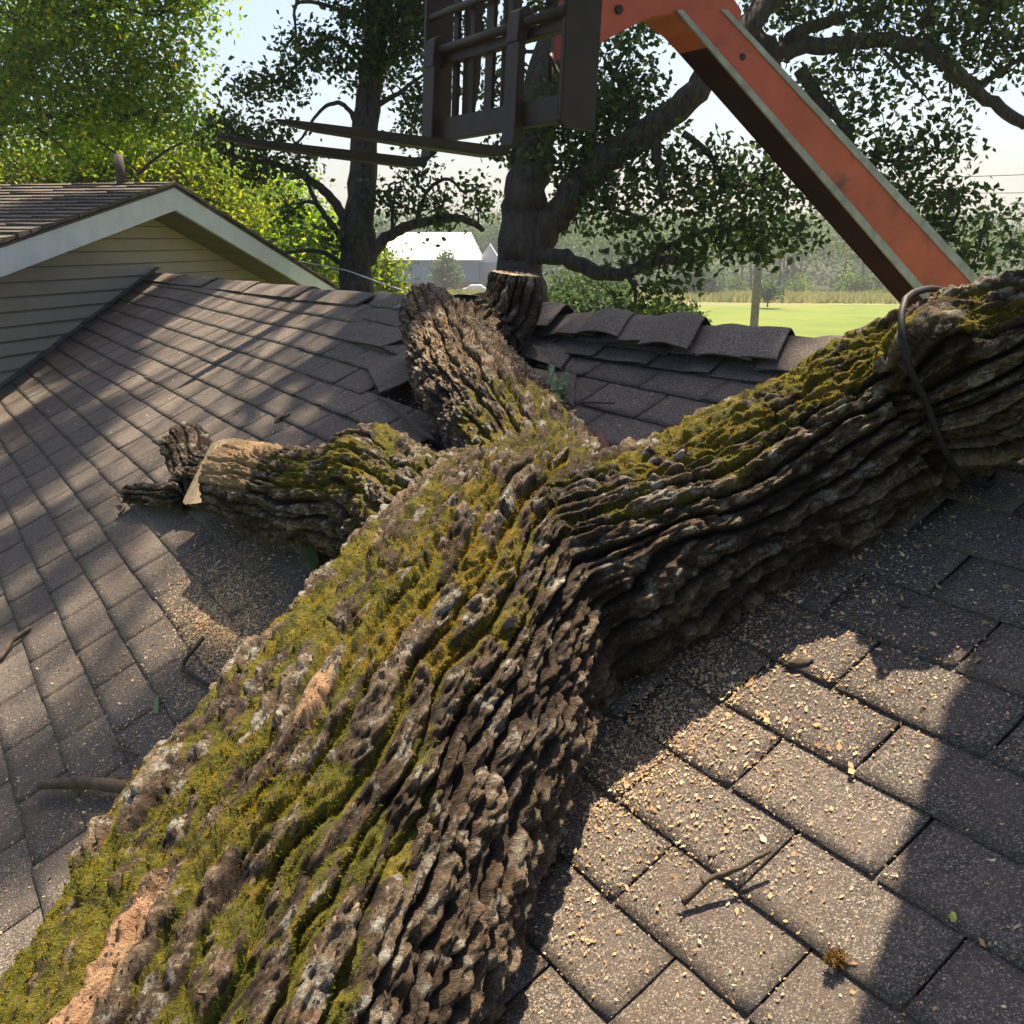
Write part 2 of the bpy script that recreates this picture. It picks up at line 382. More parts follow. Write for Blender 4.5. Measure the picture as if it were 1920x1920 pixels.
# deck under the shingles, with the opening torn around the trunk
def deck():
    us = np.linspace(-10.6, 2.0, 180); ss = np.linspace(-1.35, 1.53 * RH, 70)
    V = []; 
    for s in ss:
        for u in us:
            d = 0.0
            if inside(HOLE_L, (u, s)) or inside(HOLE_R, (u, s)) or inside(HOLE_T, (u, s)): d = -.16
            V.append(roof(max(u, wallL(s) - .05), s, float(sag(np.array(u), np.array(s))) - .006 + d))
    n = len(us); Fc = [(a*n+b, a*n+b+1, (a+1)*n+b+1, (a+1)*n+b) for a in range(len(ss)-1) for b in range(n-1)]
    npmesh('roof_deck', V, Fc, M['underlay'], garage, False)
    m = MB()   # far slope, walls
    R2 = np.array([RS[0], RS[1], -RS[2]])
    rl = roof(-9.8, 1.5 * RH, -.03); rr = roof(2.0, 1.5 * RH, -.03)
    m.add([rl, rr, rr + R2 * 3.4, rl + R2 * 3.4], [(0, 1, 2, 3)]); m.build('far_slope', M['shingle_under'], garage)
    m = MB()
    for (a, b) in ((roof(-7.9, -1.3, -.15), roof(1.9, -1.3, -.15)), (rl + R2 * 3.2 + RU * .2, rr + R2 * 3.2 - RU * .2)):
        a0 = a.copy(); b0 = b.copy(); a0[2] = b0[2] = -.1
        m.prism([a0, b0, b - np.array([0,0,.1]), a - np.array([0,0,.1])], (RS * np.array([1,1,0])) * .1)
    e1 = roof(1.88, -1.3, -.15); e2 = roof(1.88, 1.5*RH, -.12); e3 = rr + R2 * 3.2 - RU * .12 - np.array([0,0,.1])
    m.prism([np.array([e1[0], e1[1], -.1]), np.array([e3[0], e3[1], -.1]), e3, e2, e1], RU * .08)
    m.build('wall', M['plainwall'], garage)
deck()

# ridge caps: folded pieces over the ridge
def cap(uc, wid, tilt, lift, tin, s0=1.455, thick=.005, drop=.14, roll=0.0):
    """one folded cap shingle: runs from the near slope over the ridge"""
    NU, NA = 9, 13; rs = 1.535 * RH - .05 * float(sstep(-4.6, -3.6, uc))
    V = []
    prof = []
    for a in np.linspace(0, 1, NA):
        if a < .42: s = rs - drop * (1 - a / .42); prof.append((s, 0.0, 0))
        else:
            q = (a - .42) / .58; prof.append((rs + q * drop * .9, 0, q))
    for j, (s, _, q) in enumerate(prof):
        for i in range(NU):
            t = i / (NU - 1)
            u = uc + (t - .5) * wid + (rs - s) * tilt
            # rounded ridge: far side falls away
            x = (s - rs); fall = (math.sqrt(x * x + .0012) + x) * .5 * .95
            h = lift * (1 - .3 * q) + .014 + t * .012 + roll * math.sin(math.pi * t) + (0.006 * perlin(np.array([[u * 9, s * 9, uc]]))[0])
            edge = (1 - j / (NA - 1)); h -= .006 * edge
            p = roof(u, s, h) - np.array([0, 0, 1.0]) * fall * 1.05
            V.append(p)
    n = NU; nv = len(V); V2 = V + [p - RN * thick for p in V]
    Fs = []
    for j in range(NA - 1):
        for i in range(n - 1):
            p = j*n+i; Fs.append((p, p+1, p+n+1, p+n)); Fs.append((p+nv, p+n+nv, p+n+1+nv, p+1+nv))
    for i in range(n - 1): Fs.append((i, i+nv, i+1+nv, i+1)); p = (NA-1)*n+i; Fs.append((p, p+1, p+1+nv, p+nv))
    for j in range(NA - 1):
        p = j*n; Fs.append((p, p+n, p+n+nv, p+nv)); p = j*n+n-1; Fs.append((p, p+nv, p+n+nv, p+n))
    return V2, Fs, tin
def caps():
    m = MB(); u = roof_us(720, 548)[0]; L = roof_us(300, 505)[0]
    # intact left ridge, long weathered caps
    x = L + .04
    while x < u - .05:
        V, Fs, t = cap(x + .46, .95, 0, .006, 0, drop=.16, thick=.011); m.add(V, Fs, .25 + .2 * random.random()); x += .91
    m.build('ridge_cap', M['shingle'], garage)
    # right ridge: lifted, overlapping caps, each a piece
    a = roof_us(945, 590)[0]; b = 1.6
    x = a; k = 0
    while x < b:
        q = (x - a)
        lift = .006 + .032 * math.exp(-((q - .9) / .7) ** 2) + (.02 if q < .3 else 0)
        if q > 1.7: lift = .004
        mm_ = MB(); V, Fs, t = cap(x + .10, .24, .55, lift + .010 * (k % 3) + random.uniform(0, .012), 0, drop=.185 + random.uniform(-.02, .02), roll=random.uniform(0, .02))
        mm_.add(V, Fs, random.random() * .7); mm_.build('ridge_cap', M['shingle'], garage)
        x += random.choice([.10, .13, .145]); k += 1
    # under layer of caps peeking out below
    x = a + .1; mm_ = MB()
    while x < a + 2.3:
        V, Fs, t = cap(x, .34, .2, .004, 0, drop=.235); mm_.add(V, Fs, .4 + random.random() * .6); x += .29
    mm_.build('ridge_underlayer', M['shingle'], garage)
caps()
# torn pieces round the hole (parts of the roof)
def flap(px, lifts, name='torn_shingle', mat='shingle', th=.006, sub=6, tint=.4):
    """px: 4 image points on the roof, lifts: height of each corner above the plane"""
    c = [roof_us(x, y, l) + (l,) for (x, y), l in zip(px, lifts)]
    V = []; n = sub
    for j in range(n):
        for i in range(n):
            a, b = i/(n-1), j/(n-1)
            q = np.array(c[0])*(1-a)*(1-b) + np.array(c[1])*a*(1-b) + np.array(c[2])*a*b + np.array(c[3])*(1-a)*b
            h = q[2] + .012 * math.sin(math.pi*a) * math.sin(math.pi * b) + .006 * perlin(np.array([[q[0]*12, q[1]*12, 4.]]))[0]
            V.append(roof(q[0], q[1], h))
    nv = len(V); V += [p - RN * th for p in V]; Fs = []
    for j in range(n-1):
        for i in range(n-1):
            p = j*n+i; Fs += [(p, p+1, p+n+1, p+n), (p+nv, p+n+nv, p+n+1+nv, p+1+nv)]
    for i in range(n-1):
        Fs += [(i, i+nv, i+1+nv, i+1), ((n-1)*n+i, (n-1)*n+i+1, (n-1)*n+i+1+nv, (n-1)*n+i+nv), (i*n, (i+1)*n, (i+1)*n+nv, i*n+nv), (i*n+n-1, i*n+n-1+nv, (i+1)*n+n-1+nv, (i+1)*n+n-1)]
    m = MB(); m.add(V, Fs, tint); return m.build(name, M[mat], garage)
flap([(612,628),(715,650),(790,622),(670,598)], [.02,.03,.03,.012])
flap([(680,596),(745,612),(752,580),(690,572)], [.02,.03,.02,.012])
flap([(690,692),(712,735),(790,700),(765,655)], [.02,.045,.05,.02])
flap([(765,650),(790,690),(802,660),(770,612)], [.03,.09,.1,.03], tint=.8)
flap([(708,742),(790,815),(815,822),(735,750)], [.02,.03,.05,.05], tint=.3)
flap([(745,705),(765,765),(800,740),(775,690)], [-.08,-.1,-.05,0], tint=.9)
flap([(692,572),(790,583),(795,560),(710,545)], [.03,.03,.06,.03], tint=.1)
flap([(735,578),(835,560),(800,545),(760,552)], [.03,.10,.08,.05], mat='flash')
flap([(833,565),(850,600),(912,575),(905,548)], [.05,.07,.1,.12], mat='shingle_under')
flap([(828,558),(862,552),(905,556),(850,586)], [.12,.17,.15,.10], mat='shingle_under')
flap([(935,650),(1050,690),(1075,655),(1000,620)], [.03,.02,.01,.01], tint=.4)
flap([(1005,628),(1250,662),(1270,645),(1040,612)], [.02,.03,.03,.03], tint=.9)
flap([(990,690),(968,715),(1075,760),(1080,700)], [0,-.01,.006,.006], tint=.4)
# flashing strip at the house wall
m = MB()
for i in range(14):
    s0 = 1.588 * RH - i * .155; s1 = s0 - .155
    for (a, b, h) in ((0, .17, .012 + .004 * (i % 2)),):
        m.add([roof(wallL(s0) - .02, s0, h), roof(wallL(s0) + .15, s0 - .0, h), roof(wallL(s1) + .15, s1, h + .004), roof(wallL(s1) - .02, s1, h + .004)], [(0, 3, 2, 1)], .4)
        m.add([roof(wallL(s1) - .02, s1, h + .004), roof(wallL(s1) + .15, s1, h + .004), roof(wallL(s1) + .15, s1, h - .008), roof(wallL(s1) - .02, s1, h - .008)], [(0, 3, 2, 1)], .4)
m.build('step_flashing', M['flash'], garage)

# ------------------------------------------------------------------ the house beyond
wp0 = roof(wallL(1.588 * RH) - .03, 1.588 * RH); wp1 = roof(wallL(.3 * RH) - .03, .3 * RH)
WD = wp0 - wp1; WD[2] = 0; WD /= np.linalg.norm(WD); WN = np.array([WD[1], -WD[0], 0.0])     # WN points to the camera side
if WN @ (C0 - wp0) < 0: WN = -WN
def on_wall(x, y, off=0.0):
    r = ray(x, y); p0 = wp0 + WN * off; return C0 + r * (((p0 - C0) @ WN) / (r @ WN))
house = empty('house', (wp0 - WN * 3)[:2].tolist() + [0.0], label='beige sided house gable with white fascia beyond the garage roof', cat='house')
OV = .34
apx = on_wall(320, 341, OV); lft = on_wall(0, 448, OV); rgt = on_wall(640, 545, OV)
dL = (lft - apx) / np.linalg.norm(lft - apx); dR = (rgt - apx) / np.linalg.norm(rgt - apx)
lft = apx + dL * 5.0; rgt = apx + dR * 5.2
Z = np.array([0, 0, 1.0])
def house_build():
    m = MB()  # siding: each board a lapped wedge
    bh = .105; ztop = apx[2] - .25; z = 0.2
    def half(z): return ((apx[2] - .20) - z)
    tl = -dL[2] / np.linalg.norm(dL[:2]); tr = -dR[2] / np.linalg.norm(dR[:2])
    c = apx - WN * OV
    while z < ztop:
        a = min(half(z + bh) / tl, 4.6); b = min(half(z + bh) / tr, 4.9)
        a2 = min(half(z) / tl, 4.6); b2 = min(half(z) / tr, 4.9)
        q = lambda d, zz, o: np.array([c[0], c[1], 0]) + WD * d + WN * o + Z * zz
        m.add([q(-a2, z, .014), q(b2, z, .014), q(b, z + bh, .001), q(-a, z + bh, .001), q(-a2, z, 0), q(b2, z, 0)], [(0, 1, 2, 3)], random.random() * .5)
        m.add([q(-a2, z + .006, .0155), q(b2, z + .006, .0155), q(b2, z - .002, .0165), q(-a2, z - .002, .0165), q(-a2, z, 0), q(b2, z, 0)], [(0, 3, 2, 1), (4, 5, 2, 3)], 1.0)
        z += bh
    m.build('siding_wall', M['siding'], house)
    m = MB(); 
    for d, e in ((dL, lft), (dR, rgt)):
        m.prism([apx - Z * .045, e - Z * .045, e - Z * .235, apx - Z * .235], WN * .03)
    m.build('fascia', M['trim'], house)
    m = MB()
    for d, e in ((dL, lft), (dR, rgt)):
        m.prism([apx - Z * .225, e - Z * .225, e - Z * .24, apx - Z * .24], -WN * OV)
    m.build('soffit', M['soffit'], house)
    # roof slopes, courses as steps
    m = MB()
    for d, e in ((dL, lft), (dR, rgt)):
        L = np.linalg.norm(e - apx); n = int(L / .14); up = np.cross(d, WN); up = up if up[2] > 0 else -up
        for i in range(n):
            h = .02 * random.random() * .6
            a = apx + WN * (.045 + random.uniform(-.012, .012)) + d * (i * .14); b = apx + WN * (.045 + random.uniform(-.012, .012)) + d * ((i + 1) * .14 + .01)
            for j in range(24):
                o1 = -WN * (j * .31); o2 = -WN * ((j + 1) * .31 - .006); cu = random.uniform(.0, .014)
                m.add([a + o1, a + o2, b + o2 + up * (.012 + cu), b + o1 + up * (.012 + cu * random.random()), b + o1, b + o2, a + o1 - up * .02, b + o1 - up * .02], [(0, 3, 2, 1), (3, 4, 5, 2), (0, 6, 7, 3)], random.random())
        m.prism([apx - up * .03, e - up * .03, e - Z * .05, apx - Z * .05], WN * .035)
    m.build('roof', M['shingle'], house)
    m = MB()
    b = apx - WN * .42 + dL * .10
    m.tube([b - Z * .1, b + Z * .25], .038, 12); m.build('vent_pipe', simple('rusty_pipe', (.07,.05,.045), .7, .3, 12), house, True)
    m = MB()  # plain back part, for the body of the house
    B = -WN * 7.0; c0 = np.array([c[0], c[1], 0])
    for s_, w_ in ((-1, 4.5), (1, 4.8)):
        m = MB(); m.prism([c0 + WD * s_ * w_, c0 + WD * s_ * w_ + B, c0 + WD * s_ * w_ + B + Z * 2.5, c0 + WD * s_ * w_ + Z * 2.5], WD * .1 * -s_); m.build('side_wall', M['siding'], house)
house_build()

# ------------------------------------------------------------------ the fallen tree
def limb(rows, name):
    """rows: (x, y, half-width px, height factor: centre height = r * k + c)"""
    P = []; R = []
    for (x, y, hw, k, c) in rows:
        tu = -1 / (ray(x, y) @ RN); q = hw / F
        # r = q*depth, depth = tu*(RH - (k r + c))
        r = q * tu * (RH - c) / (1 + q * tu * k)
        h = k * r + c; P.append(C0 + ray(x, y) * tu * (RH - h)); R.append(r)
    return np.array(P), np.array(R)
def _shade_limb():
    Z_ = np.array([0, 0, 1.0])
    # added unseen limb, arched over the right to cast the roof's shadow band
    p1 = on_roof(1860, 1130)[0]; p2 = on_roof(1600, 1920)[0]; S_ = np.array(SUND); r = .17
    side = np.cross(S_, p1 - p2); side /= np.linalg.norm(side)
    side = side if side[0] > 0 else -side
    e = p1 + S_ * 2.6 + side * r; q = p2 + S_ * 2.1 + side * r; dd = (q - e)
    start = at(2330, 600, 2.9)
    P = np.array([start, start * .5 + (e - dd * 1.1) * .5 + np.array([.3, .1, .0]), e - dd * .8, e, q, q + dd * np.array([.35, .35, 0]) + Z_ * .12, q + dd * np.array([.7, .7, 0]) + Z_ * .4]); return P, np.array([.17, .18, r, r, r * .95, r * .8, .1])
SHADE_LIMB = _shade_limb()
LIMBS = {
 'main': limb([(250,2420,510,.75,.0),(430,2010,430,.75,.0),(600,1660,370,.75,0),(775,1360,308,.75,0),(925,1130,252,.75,0.0),(985,1030,215,.8,.0)], 'main'),
 'arm': limb([(930,1130,215,.8,.0),(1120,1072,205,.75,.0),(1290,1000,178,.7,.0),(1480,895,173,.7,.0),(1700,762,166,.8,.03),(1850,704,155,1.0,.08),(2010,632,138,1.15,.13),(2200,560,130,1.2,.2)], 'arm'),
 'upper': limb([(940,1080,190,1.0,.0),(1010,930,128,1.0,.0),(975,845,112,1.0,.0),(915,760,98,1.0,.0),(862,690,88,1.0,.0),(850,640,80,1.0,.0)], 'upper'),
 'broken': limb([(850,650,72,1.0,.0),(815,610,58,1.1,.02),(795,578,47,1.2,.05)], 'broken'),
 'stump': limb([(870,670,72,1.0,.0),(925,620,60,1.0,.02),(955,580,53,1.0,.08),(971,512,44,1.0,.2)], 'stump'),
 'shade_limb': SHADE_LIMB,
 'stub': limb([(860,1020,165,1.0,.0),(760,965,118,1.0,.02),(650,940,96,1.0,.05),(540,925,84,1.0,.06),(455,902,76,1.0,.06),(392,890,68,1.0,.06),(372,888,62,1.0,.06)], 'stub'),
 'knob': limb([(730,950,105,1.1,.05),(702,905,98,1.2,.08),(676,872,72,1.3,.12)], 'knob'),
 'rear': limb([(430,905,44,1.0,.0),(375,885,44,1.0,.0),(348,835,44,1.0,.0)], 'rear'),
 'bump': limb([(1760,700,110,1.2,.2),(1775,640,75,1.3,.24),(1778,602,48,1.4,.28)], 'bump'),
 'twigstub': limb([(345,930,30,1.0,.02),(300,925,18,1.0,.03),(238,928,15,1.0,.03)], 'twigstub'),
}
fallen = empty('fallen_tree', roof(-.9, .3), label='big mossy fallen tree with forked sawn limbs lying across the shingle roof', cat='fallen tree')
CUTS = {'stub': ((-.72, -.30, .50), (390, 852)), 'stump': ((.1, -.05, 1.0), (970, 514))}
CUTI = {}
CUTPTS = {}
def build_trunk():
    m = MB()
    for k, (P, R) in LIMBS.items():
        pts = [P[0]]; rr = [R[0]]
        for i in range(len(P) - 1):   # catmull-rom
            p0 = P[max(i-1, 0)]; p1 = P[i]; p2 = P[i+1]; p3 = P[min(i+2, len(P)-1)]
            for t in np.linspace(0, 1, 9)[1:]:
                pts.append(.5 * ((2*p1) + (-p0+p2)*t + (2*p0-5*p1+4*p2-p3)*t*t + (-p0+3*p1-3*p2+p3)*t**3)); rr.append(R[i]*(1-t) + R[i+1]*t)
        m.tube(pts, rr, 40)
    o = m.build('trunk', M['bark'], None)
    md = o.modifiers.new('r', 'REMESH'); md.mode = 'VOXEL'; md.voxel_size = .014
    md = o.modifiers.new('s', 'SMOOTH'); md.iterations = 6; md.factor = .6
    md = o.modifiers.new('d', 'SUBSURF'); md.levels = 2; md.render_levels = 2
    dg = bpy.context.evaluated_depsgraph_get(); me = bpy.data.meshes.new_from_object(o.evaluated_get(dg))
    old = o.data; o.modifiers.clear(); o.data = me; bpy.data.meshes.remove(old)
    for a in list(me.attributes):
        if a.name == 'tint': me.attributes.remove(a)
    n = len(me.vertices); V = np.empty(n * 3, np.float32); me.vertices.foreach_get('co', V); V = V.reshape(-1, 3).astype(float)
    N = np.empty(n * 3, np.float32); me.vertices.foreach_get('normal', N); N = N.reshape(-1, 3).astype(float)
    # distance to limbs
    W = {}; 
    for k, (P, R) in LIMBS.items():
        best = np.full(n, 1e9)
        for i in range(len(P) - 1):
            a, b = P[i], P[i+1]; ab = b - a; t = np.clip(((V - a) @ ab) / (ab @ ab), 0, 1)
            d = np.linalg.norm(V - a - t[:, None] * ab, axis=1) / (R[i] * (1 - t) + R[i+1] * t)
            best = np.minimum(best, d)
        W[k] = np.exp(-np.clip(best - 1, -.3, 3) * 26)
    for ch_, pa_ in (('bump', 'arm'), ('knob', 'stub')): W[pa_] = np.maximum(W[pa_], W[ch_]); W[ch_] = W[ch_] * 1e-9
    tot = sum(W.values()) + 1e-9
    bc = np.zeros((n, 3)); bd = np.zeros((n, 3)); ridge = np.zeros(n); disp = np.zeros(n); tw = np.zeros(n)
    for k, (P, R) in LIMBS.items():
        wt = W[k] / tot; I = np.where(wt > .02)[0]
        if len(I) == 0: continue
        # piecewise direction
        D = np.zeros((len(I), 3)); ws = np.zeros(len(I)); p = V[I]
        for i in range(len(P) - 1):
            c = (P[i] + P[i+1]) / 2; d = (P[i+1] - P[i]); L = np.linalg.norm(d)
            wgt = np.exp(-np.sum((p - c) ** 2, 1) / (L * 1.2) ** 2); D += wgt[:, None] * d / L
        md_ = (P[-1] - P[0]); md_ /= np.linalg.norm(md_)
        al = p @ md_
        Rm = R.mean(); bestd = np.full(len(I), 1e9); qv = np.zeros((len(I), 3)); ll = np.zeros(len(I)); tv = np.zeros((len(I), 3)); acc = 0.0
        for i in range(len(P) - 1):
            a, b = P[i], P[i+1]; ab = b - a; L_ = np.linalg.norm(ab); t = np.clip(((p - a) @ ab) / (ab @ ab), -.15 if i else 0, 1)
            dv = p - a - t[:, None] * ab; dd = np.linalg.norm(dv, axis=1); bt = dd < bestd
            bestd[bt] = dd[bt]; qv[bt] = dv[bt]; ll[bt] = acc + t[bt] * L_; tv[bt] = ab / L_; acc += L_
        # smooth direction for the around-angle
        ea = np.cross(md_, [0.31, -.2, .93]); ea /= np.linalg.norm(ea); eb = np.cross(md_, ea)
        th_ = np.arctan2(qv @ eb, qv @ ea); cs_, sn_ = np.cos(th_), np.sin(th_)
        cyl = np.stack([cs_ * Rm, sn_ * Rm, ll], 1)                                   # metres
        w1 = perlin(cyl * np.array([5, 5, 3.2]) + 3) ; w2 = perlin(cyl * np.array([14, 14, 7]) + 30)
        NR = max(8, int(round(2 * math.pi * Rm / .047)))
        ph = th_ * NR / 2 + w1 * 2.6 + w2 * .9 + .35 * perlin(cyl * np.array([40, 40, 22]))
        f1 = np.clip(np.abs(np.sin(ph)) * 1.75, 0, 1) ** .8
        fp = np.clip(np.abs(perlin(cyl * np.array([17, 17, 5.5]) + 77)) * 4.5, 0, 1) ** .8; f1 = f1 * (.62 + .38 * fp)
        rid = np.floor(ph / math.pi)                                                  # ridge number, for its own height
        tops = perlin(np.stack([rid * 3.7, ll * 7, np.zeros_like(ll)], 1))
        brk = np.clip(np.abs(perlin(np.stack([rid * 5.3, ll * 8, cs_ * 1.5], 1))) * 7, 0, 1)    # ridges broken across
        q3 = np.stack([cs_ * Rm, sn_ * Rm, ll * .28], 1) + .01 * np.stack([w1, w2, w1], 1)
        f2 = np.clip(np.abs(perlin(q3 * 42 + 17)) * 3.2, 0, 1)
        f6 = np.abs(perlin(q3 * 85 + 9)); f7 = np.abs(perlin(q3 * 170 + 19)); n3 = perlin(p * 40 + 3); nb = perlin(p * 4 + 40)
        hh = f1 * (.62 + .14 * f2 + .12 * brk + .30 * np.clip(tops, -1, 1)) + (f6 - .3) * .2 * (.3 + f1)
        sc = max(min(1.0, Rm / .2), .5)
        dp = (hh * .050 - .025) * (sc ** .7) + n3 * .0018 + (f6 - .3) * .0065 + (f7 - .3) * .0045 + nb * .012 * sc
        bd[I] += wt[I][:, None] * md_
        bc[I] += wt[I][:, None] * (p - np.outer(al, md_) * (1 - .33))
        ridge[I] += wt[I] * np.clip(hh, 0, 1.2); disp[I] += wt[I] * dp; tw[I] += wt[I]
    ridge /= np.maximum(tw, .2); disp /= np.maximum(tw, .2)
    end0 = LIMBS['stub'][0][-1]; disp *= 1 - .7 * (1 - sstep(.45, .62, np.linalg.norm(V - end0, axis=1))) * np.clip(W['stub'] / tot, 0, 1)
    V2 = V + N * disp[:, None]
    for k, (cn, px_) in CUTS.items():
        P, R = LIMBS[k]; c = at(*px_, (P[-1] - C0) @ np.array([0, math.cos(TH), -math.sin(TH)])); cn = np.array(cn, float) / np.linalg.norm(cn)
        q = (V2 - c) @ cn; near = np.linalg.norm(V2 - c, axis=1) < R[-1] * (3.0 if k == 'stub' else 2.4)
        I = near & (q > 0) & (W[k] > .02); V2[I] -= q[I][:, None] * cn
        CUTPTS[k] = c; CUTI[k] = (I, cn)
    me.vertices.foreach_set('co', V2.astype(np.float32).ravel())
    up = N @ np.array([-.35, .25, .9]) / np.linalg.norm([-.35, .25, .9])
    mn = perlin(V * 6 + 5) * .8 + perlin(V * 14 + 2) * .5
    far_up = W['upper'] / tot + W['stump'] / tot + W['broken'] / tot
    dist_up = sstep(0.0, .32, (V - LIMBS['upper'][0][2]) @ ((LIMBS['upper'][0][4] - LIMBS['upper'][0][1]) / np.linalg.norm(LIMBS['upper'][0][4] - LIMBS['upper'][0][1])))
    mossv = sstep(-.05, .62, up) * (.86 + mn * .42)
    mossv *= 1 + .45 * sstep(.05, .5, -(N @ RU))
    mossv *= (1 - .95 * far_up * dist_up)
    arm = (W['arm'] + W['bump']) / tot
    mossv *= (1 - .12 * arm)
    hi = perlin(bc * 26 + 50) + .5 * perlin(bc * 60 + 5)
    mossv *= 1 - .88 * sstep(.47, .9, ridge + .3 * hi) * sstep(-.45, .05, perlin(V * 4 + 50))
    mossv *= 1 - .5 * sstep(.1, .6, hi)
    right = (V - C0) @ RU; mossv *= 1 - .5 * sstep(-.85, -.5, right) * (1 - arm)
    end = LIMBS['stub'][0][-1]; nearend = 1 - sstep(.60, .80, np.linalg.norm(V - end, axis=1))
    stubw = (W['stub'] + .15 * W['rear']) / tot
    upz = N[:, 2]
    dust = nearend * stubw * sstep(-.15, .4, upz) * 1.2 + far_up * dist_up * sstep(-.1, .6, upz) * .42
    mossv *= (1 - nearend * np.clip((W['stub'] + W['rear'] + W['twigstub']) / tot, 0, 1))
    pale = sstep(.45, .9, ridge) * (.35 + .65 * sstep(-.2, .5, N @ RN))
    a = me.attributes.new('bc', 'FLOAT_VECTOR', 'POINT'); a.data.foreach_set('vector', bc.astype(np.float32).ravel())
    vd = V - C0; bare = np.zeros(n)
    for bx, by, bl, bw in ((165, 1835, .16, .028), (590, 1290, .06, .012), (250, 1700, .05, .012)):
        r_ = ray(bx, by); r_ /= np.linalg.norm(r_); al_ = vd @ r_; off = np.linalg.norm(vd - al_[:, None] * r_, axis=1); J = np.where(off < .02)[0]
        cpt = V[J[np.argmin(al_[J])]]; md0 = LIMBS['main'][0][2] - LIMBS['main'][0][1]; md0 /= np.linalg.norm(md0); e_ = V - cpt; a1 = e_ @ md0; a2 = np.linalg.norm(e_ - a1[:, None] * md0, axis=1)
        bare = np.maximum(bare, np.clip(1.25 - np.hypot(a1 / bl, a2 / bw) * .75, 0, 1))
    mossv *= 1 - sstep(.3, .6, bare)
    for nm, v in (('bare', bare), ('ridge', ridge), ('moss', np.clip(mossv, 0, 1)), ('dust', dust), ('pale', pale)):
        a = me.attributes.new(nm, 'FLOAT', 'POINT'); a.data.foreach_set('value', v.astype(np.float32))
    me.polygons.foreach_set('use_smooth', np.ones(len(me.polygons), bool)); me.update()
    o.parent = fallen; o.matrix_parent_inverse = Matrix.Translation(-Vector(fallen.location))
    me.vertices.foreach_get('normal', (nn := np.empty(n * 3, np.float32))); nn = nn.reshape(-1, 3)
    # moss tufts on what the camera side can show
    Vc = V2 - C0; dep = np.linalg.norm(Vc, axis=1)
    pr = np.clip(mossv - .28, 0, 1) * (1.0 / (1 + (dep / 1.6) ** 3)) * (N[:, 2] > -.1)
    pr += np.clip(far_up * dist_up, 0, 1) * .0
    cs = np.cumsum(pr); NT = 170000
    idx = np.searchsorted(cs, RNG.random(NT) * cs[-1]).clip(0, n - 1)
    b = V2[idx] + RNG.normal(size=(NT, 3)) * .0015; nr = nn[idx]
    L = RNG.uniform(.0018, .0052, NT) ; wd = RNG.uniform(.0004, .0009, NT)
    V4 = []; T4 = []
    base = perlin(V[idx] * 5 + 33) * .5 + .36 + .35 * sstep(-.9, -1.6, right[idx])
    for rep in range(2):
        d = nr * .7 + RNG.normal(size=(NT, 3)) * .55; d /= np.linalg.norm(d, axis=1)[:, None]
        s = np.cross(d, RNG.normal(size=(NT, 3))); s /= np.linalg.norm(s, axis=1)[:, None]
        V4.append(np.stack([b - s * wd[:, None] - nr * .002, b + s * wd[:, None] - nr * .002, b + d * L[:, None]], 1).reshape(-1, 3))
        T4.append(np.clip(base + RNG.normal(size=NT) * .2, 0, 1))
    V4 = np.concatenate(V4)
    mo = npmesh('moss', V4, np.arange(len(V4)).reshape(-1, 3), M['moss'], fallen, False, None, np.concatenate(T4)); mo['kind'] = 'stuff'
    # loose bark flakes standing off the ridges
    pr = sstep(.35, .8, ridge) * (1 / (1 + (dep / 1.7) ** 3)) * (N @ (C0 - np.array([0, 1.5, CAMZ - 1])) > -9); cs = np.cumsum(pr); NF = 60000
    idx = np.searchsorted(cs, RNG.random(NF) * cs[-1]).clip(0, n - 1); b = V2[idx]; nr = nn[idx].astype(float)
    dl = bd[idx] + RNG.normal(size=(NF, 3)) * .35; dl -= nr * np.sum(dl * nr, 1)[:, None]; dl /= np.linalg.norm(dl, axis=1)[:, None] + 1e-9
    sd = np.cross(dl, nr); L = (RNG.gamma(2.0, .0011, NF) + .0012).clip(0, .006)[:, None]; Wd = L * RNG.uniform(.25, .5, (NF, 1)); tl = RNG.uniform(-.1, .45, (NF, 1)) * L; tw_ = RNG.normal(size=(NF, 1)) * .3 * Wd
    V6 = np.stack([b - dl*L - sd*Wd*.5 - nr*.001, b - dl*L*.6 + sd*Wd - nr*.001 + nr*tw_, b + dl*L*.7 + sd*Wd*.8 + nr*(tl + tw_), b + dl*L + nr*tl, b + dl*L*.5 - sd*Wd + nr*(tl*.8 - tw_)], 1).reshape(-1, 3)
    fl = npmesh('bark_flakes', V6, np.arange(5 * NF).reshape(-1, 5), M['flake'], fallen, False, None, np.clip(ridge[idx] * .55 + RNG.normal(0, .22, NF), 0, 1)); fl['kind'] = 'stuff'
    return o, V2
TRUNK, TV = build_trunk()
def sawn(k):
    I, cn = CUTI[k]; me = TRUNK.data; nl = len(me.loops); L = np.empty(nl, np.int32); me.loops.foreach_get('vertex_index', L)
    F4 = L.reshape(-1, 4); ok = I[F4].all(1); F4 = F4[ok]; u, inv = np.unique(F4, return_inverse=True)
    V = TV[u]; c = V.mean(0); V = V + cn * (.003 + .0015 * perlin(V * 60))[:, None]
    npmesh('sawn_end', V, inv.reshape(-1, 4), M['cutwood'], fallen, True)
for k_ in CUTS: sawn(k_)
dg = bpy.context.evaluated_depsgraph_get()
def bvh(o):
    me = o.data; n = len(me.vertices); V = np.empty(n*3, np.float32); me.vertices.foreach_get('co', V)
    return BVHTree.FromPolygons([tuple(v) for v in V.reshape(-1, 3)], [tuple(p.vertices) for p in me.polygons])
RB = bvh(ROOFO)
def hit(x, y, lift=.004, tr=None):
    t = tr or RB; h = t.ray_cast(Vector(C0), Vector(ray(x, y)).normalized())
    if h[0] is None: return on_roof(x, y, lift)[0]
    return np.array(h[0] + Vector(RN) * lift)
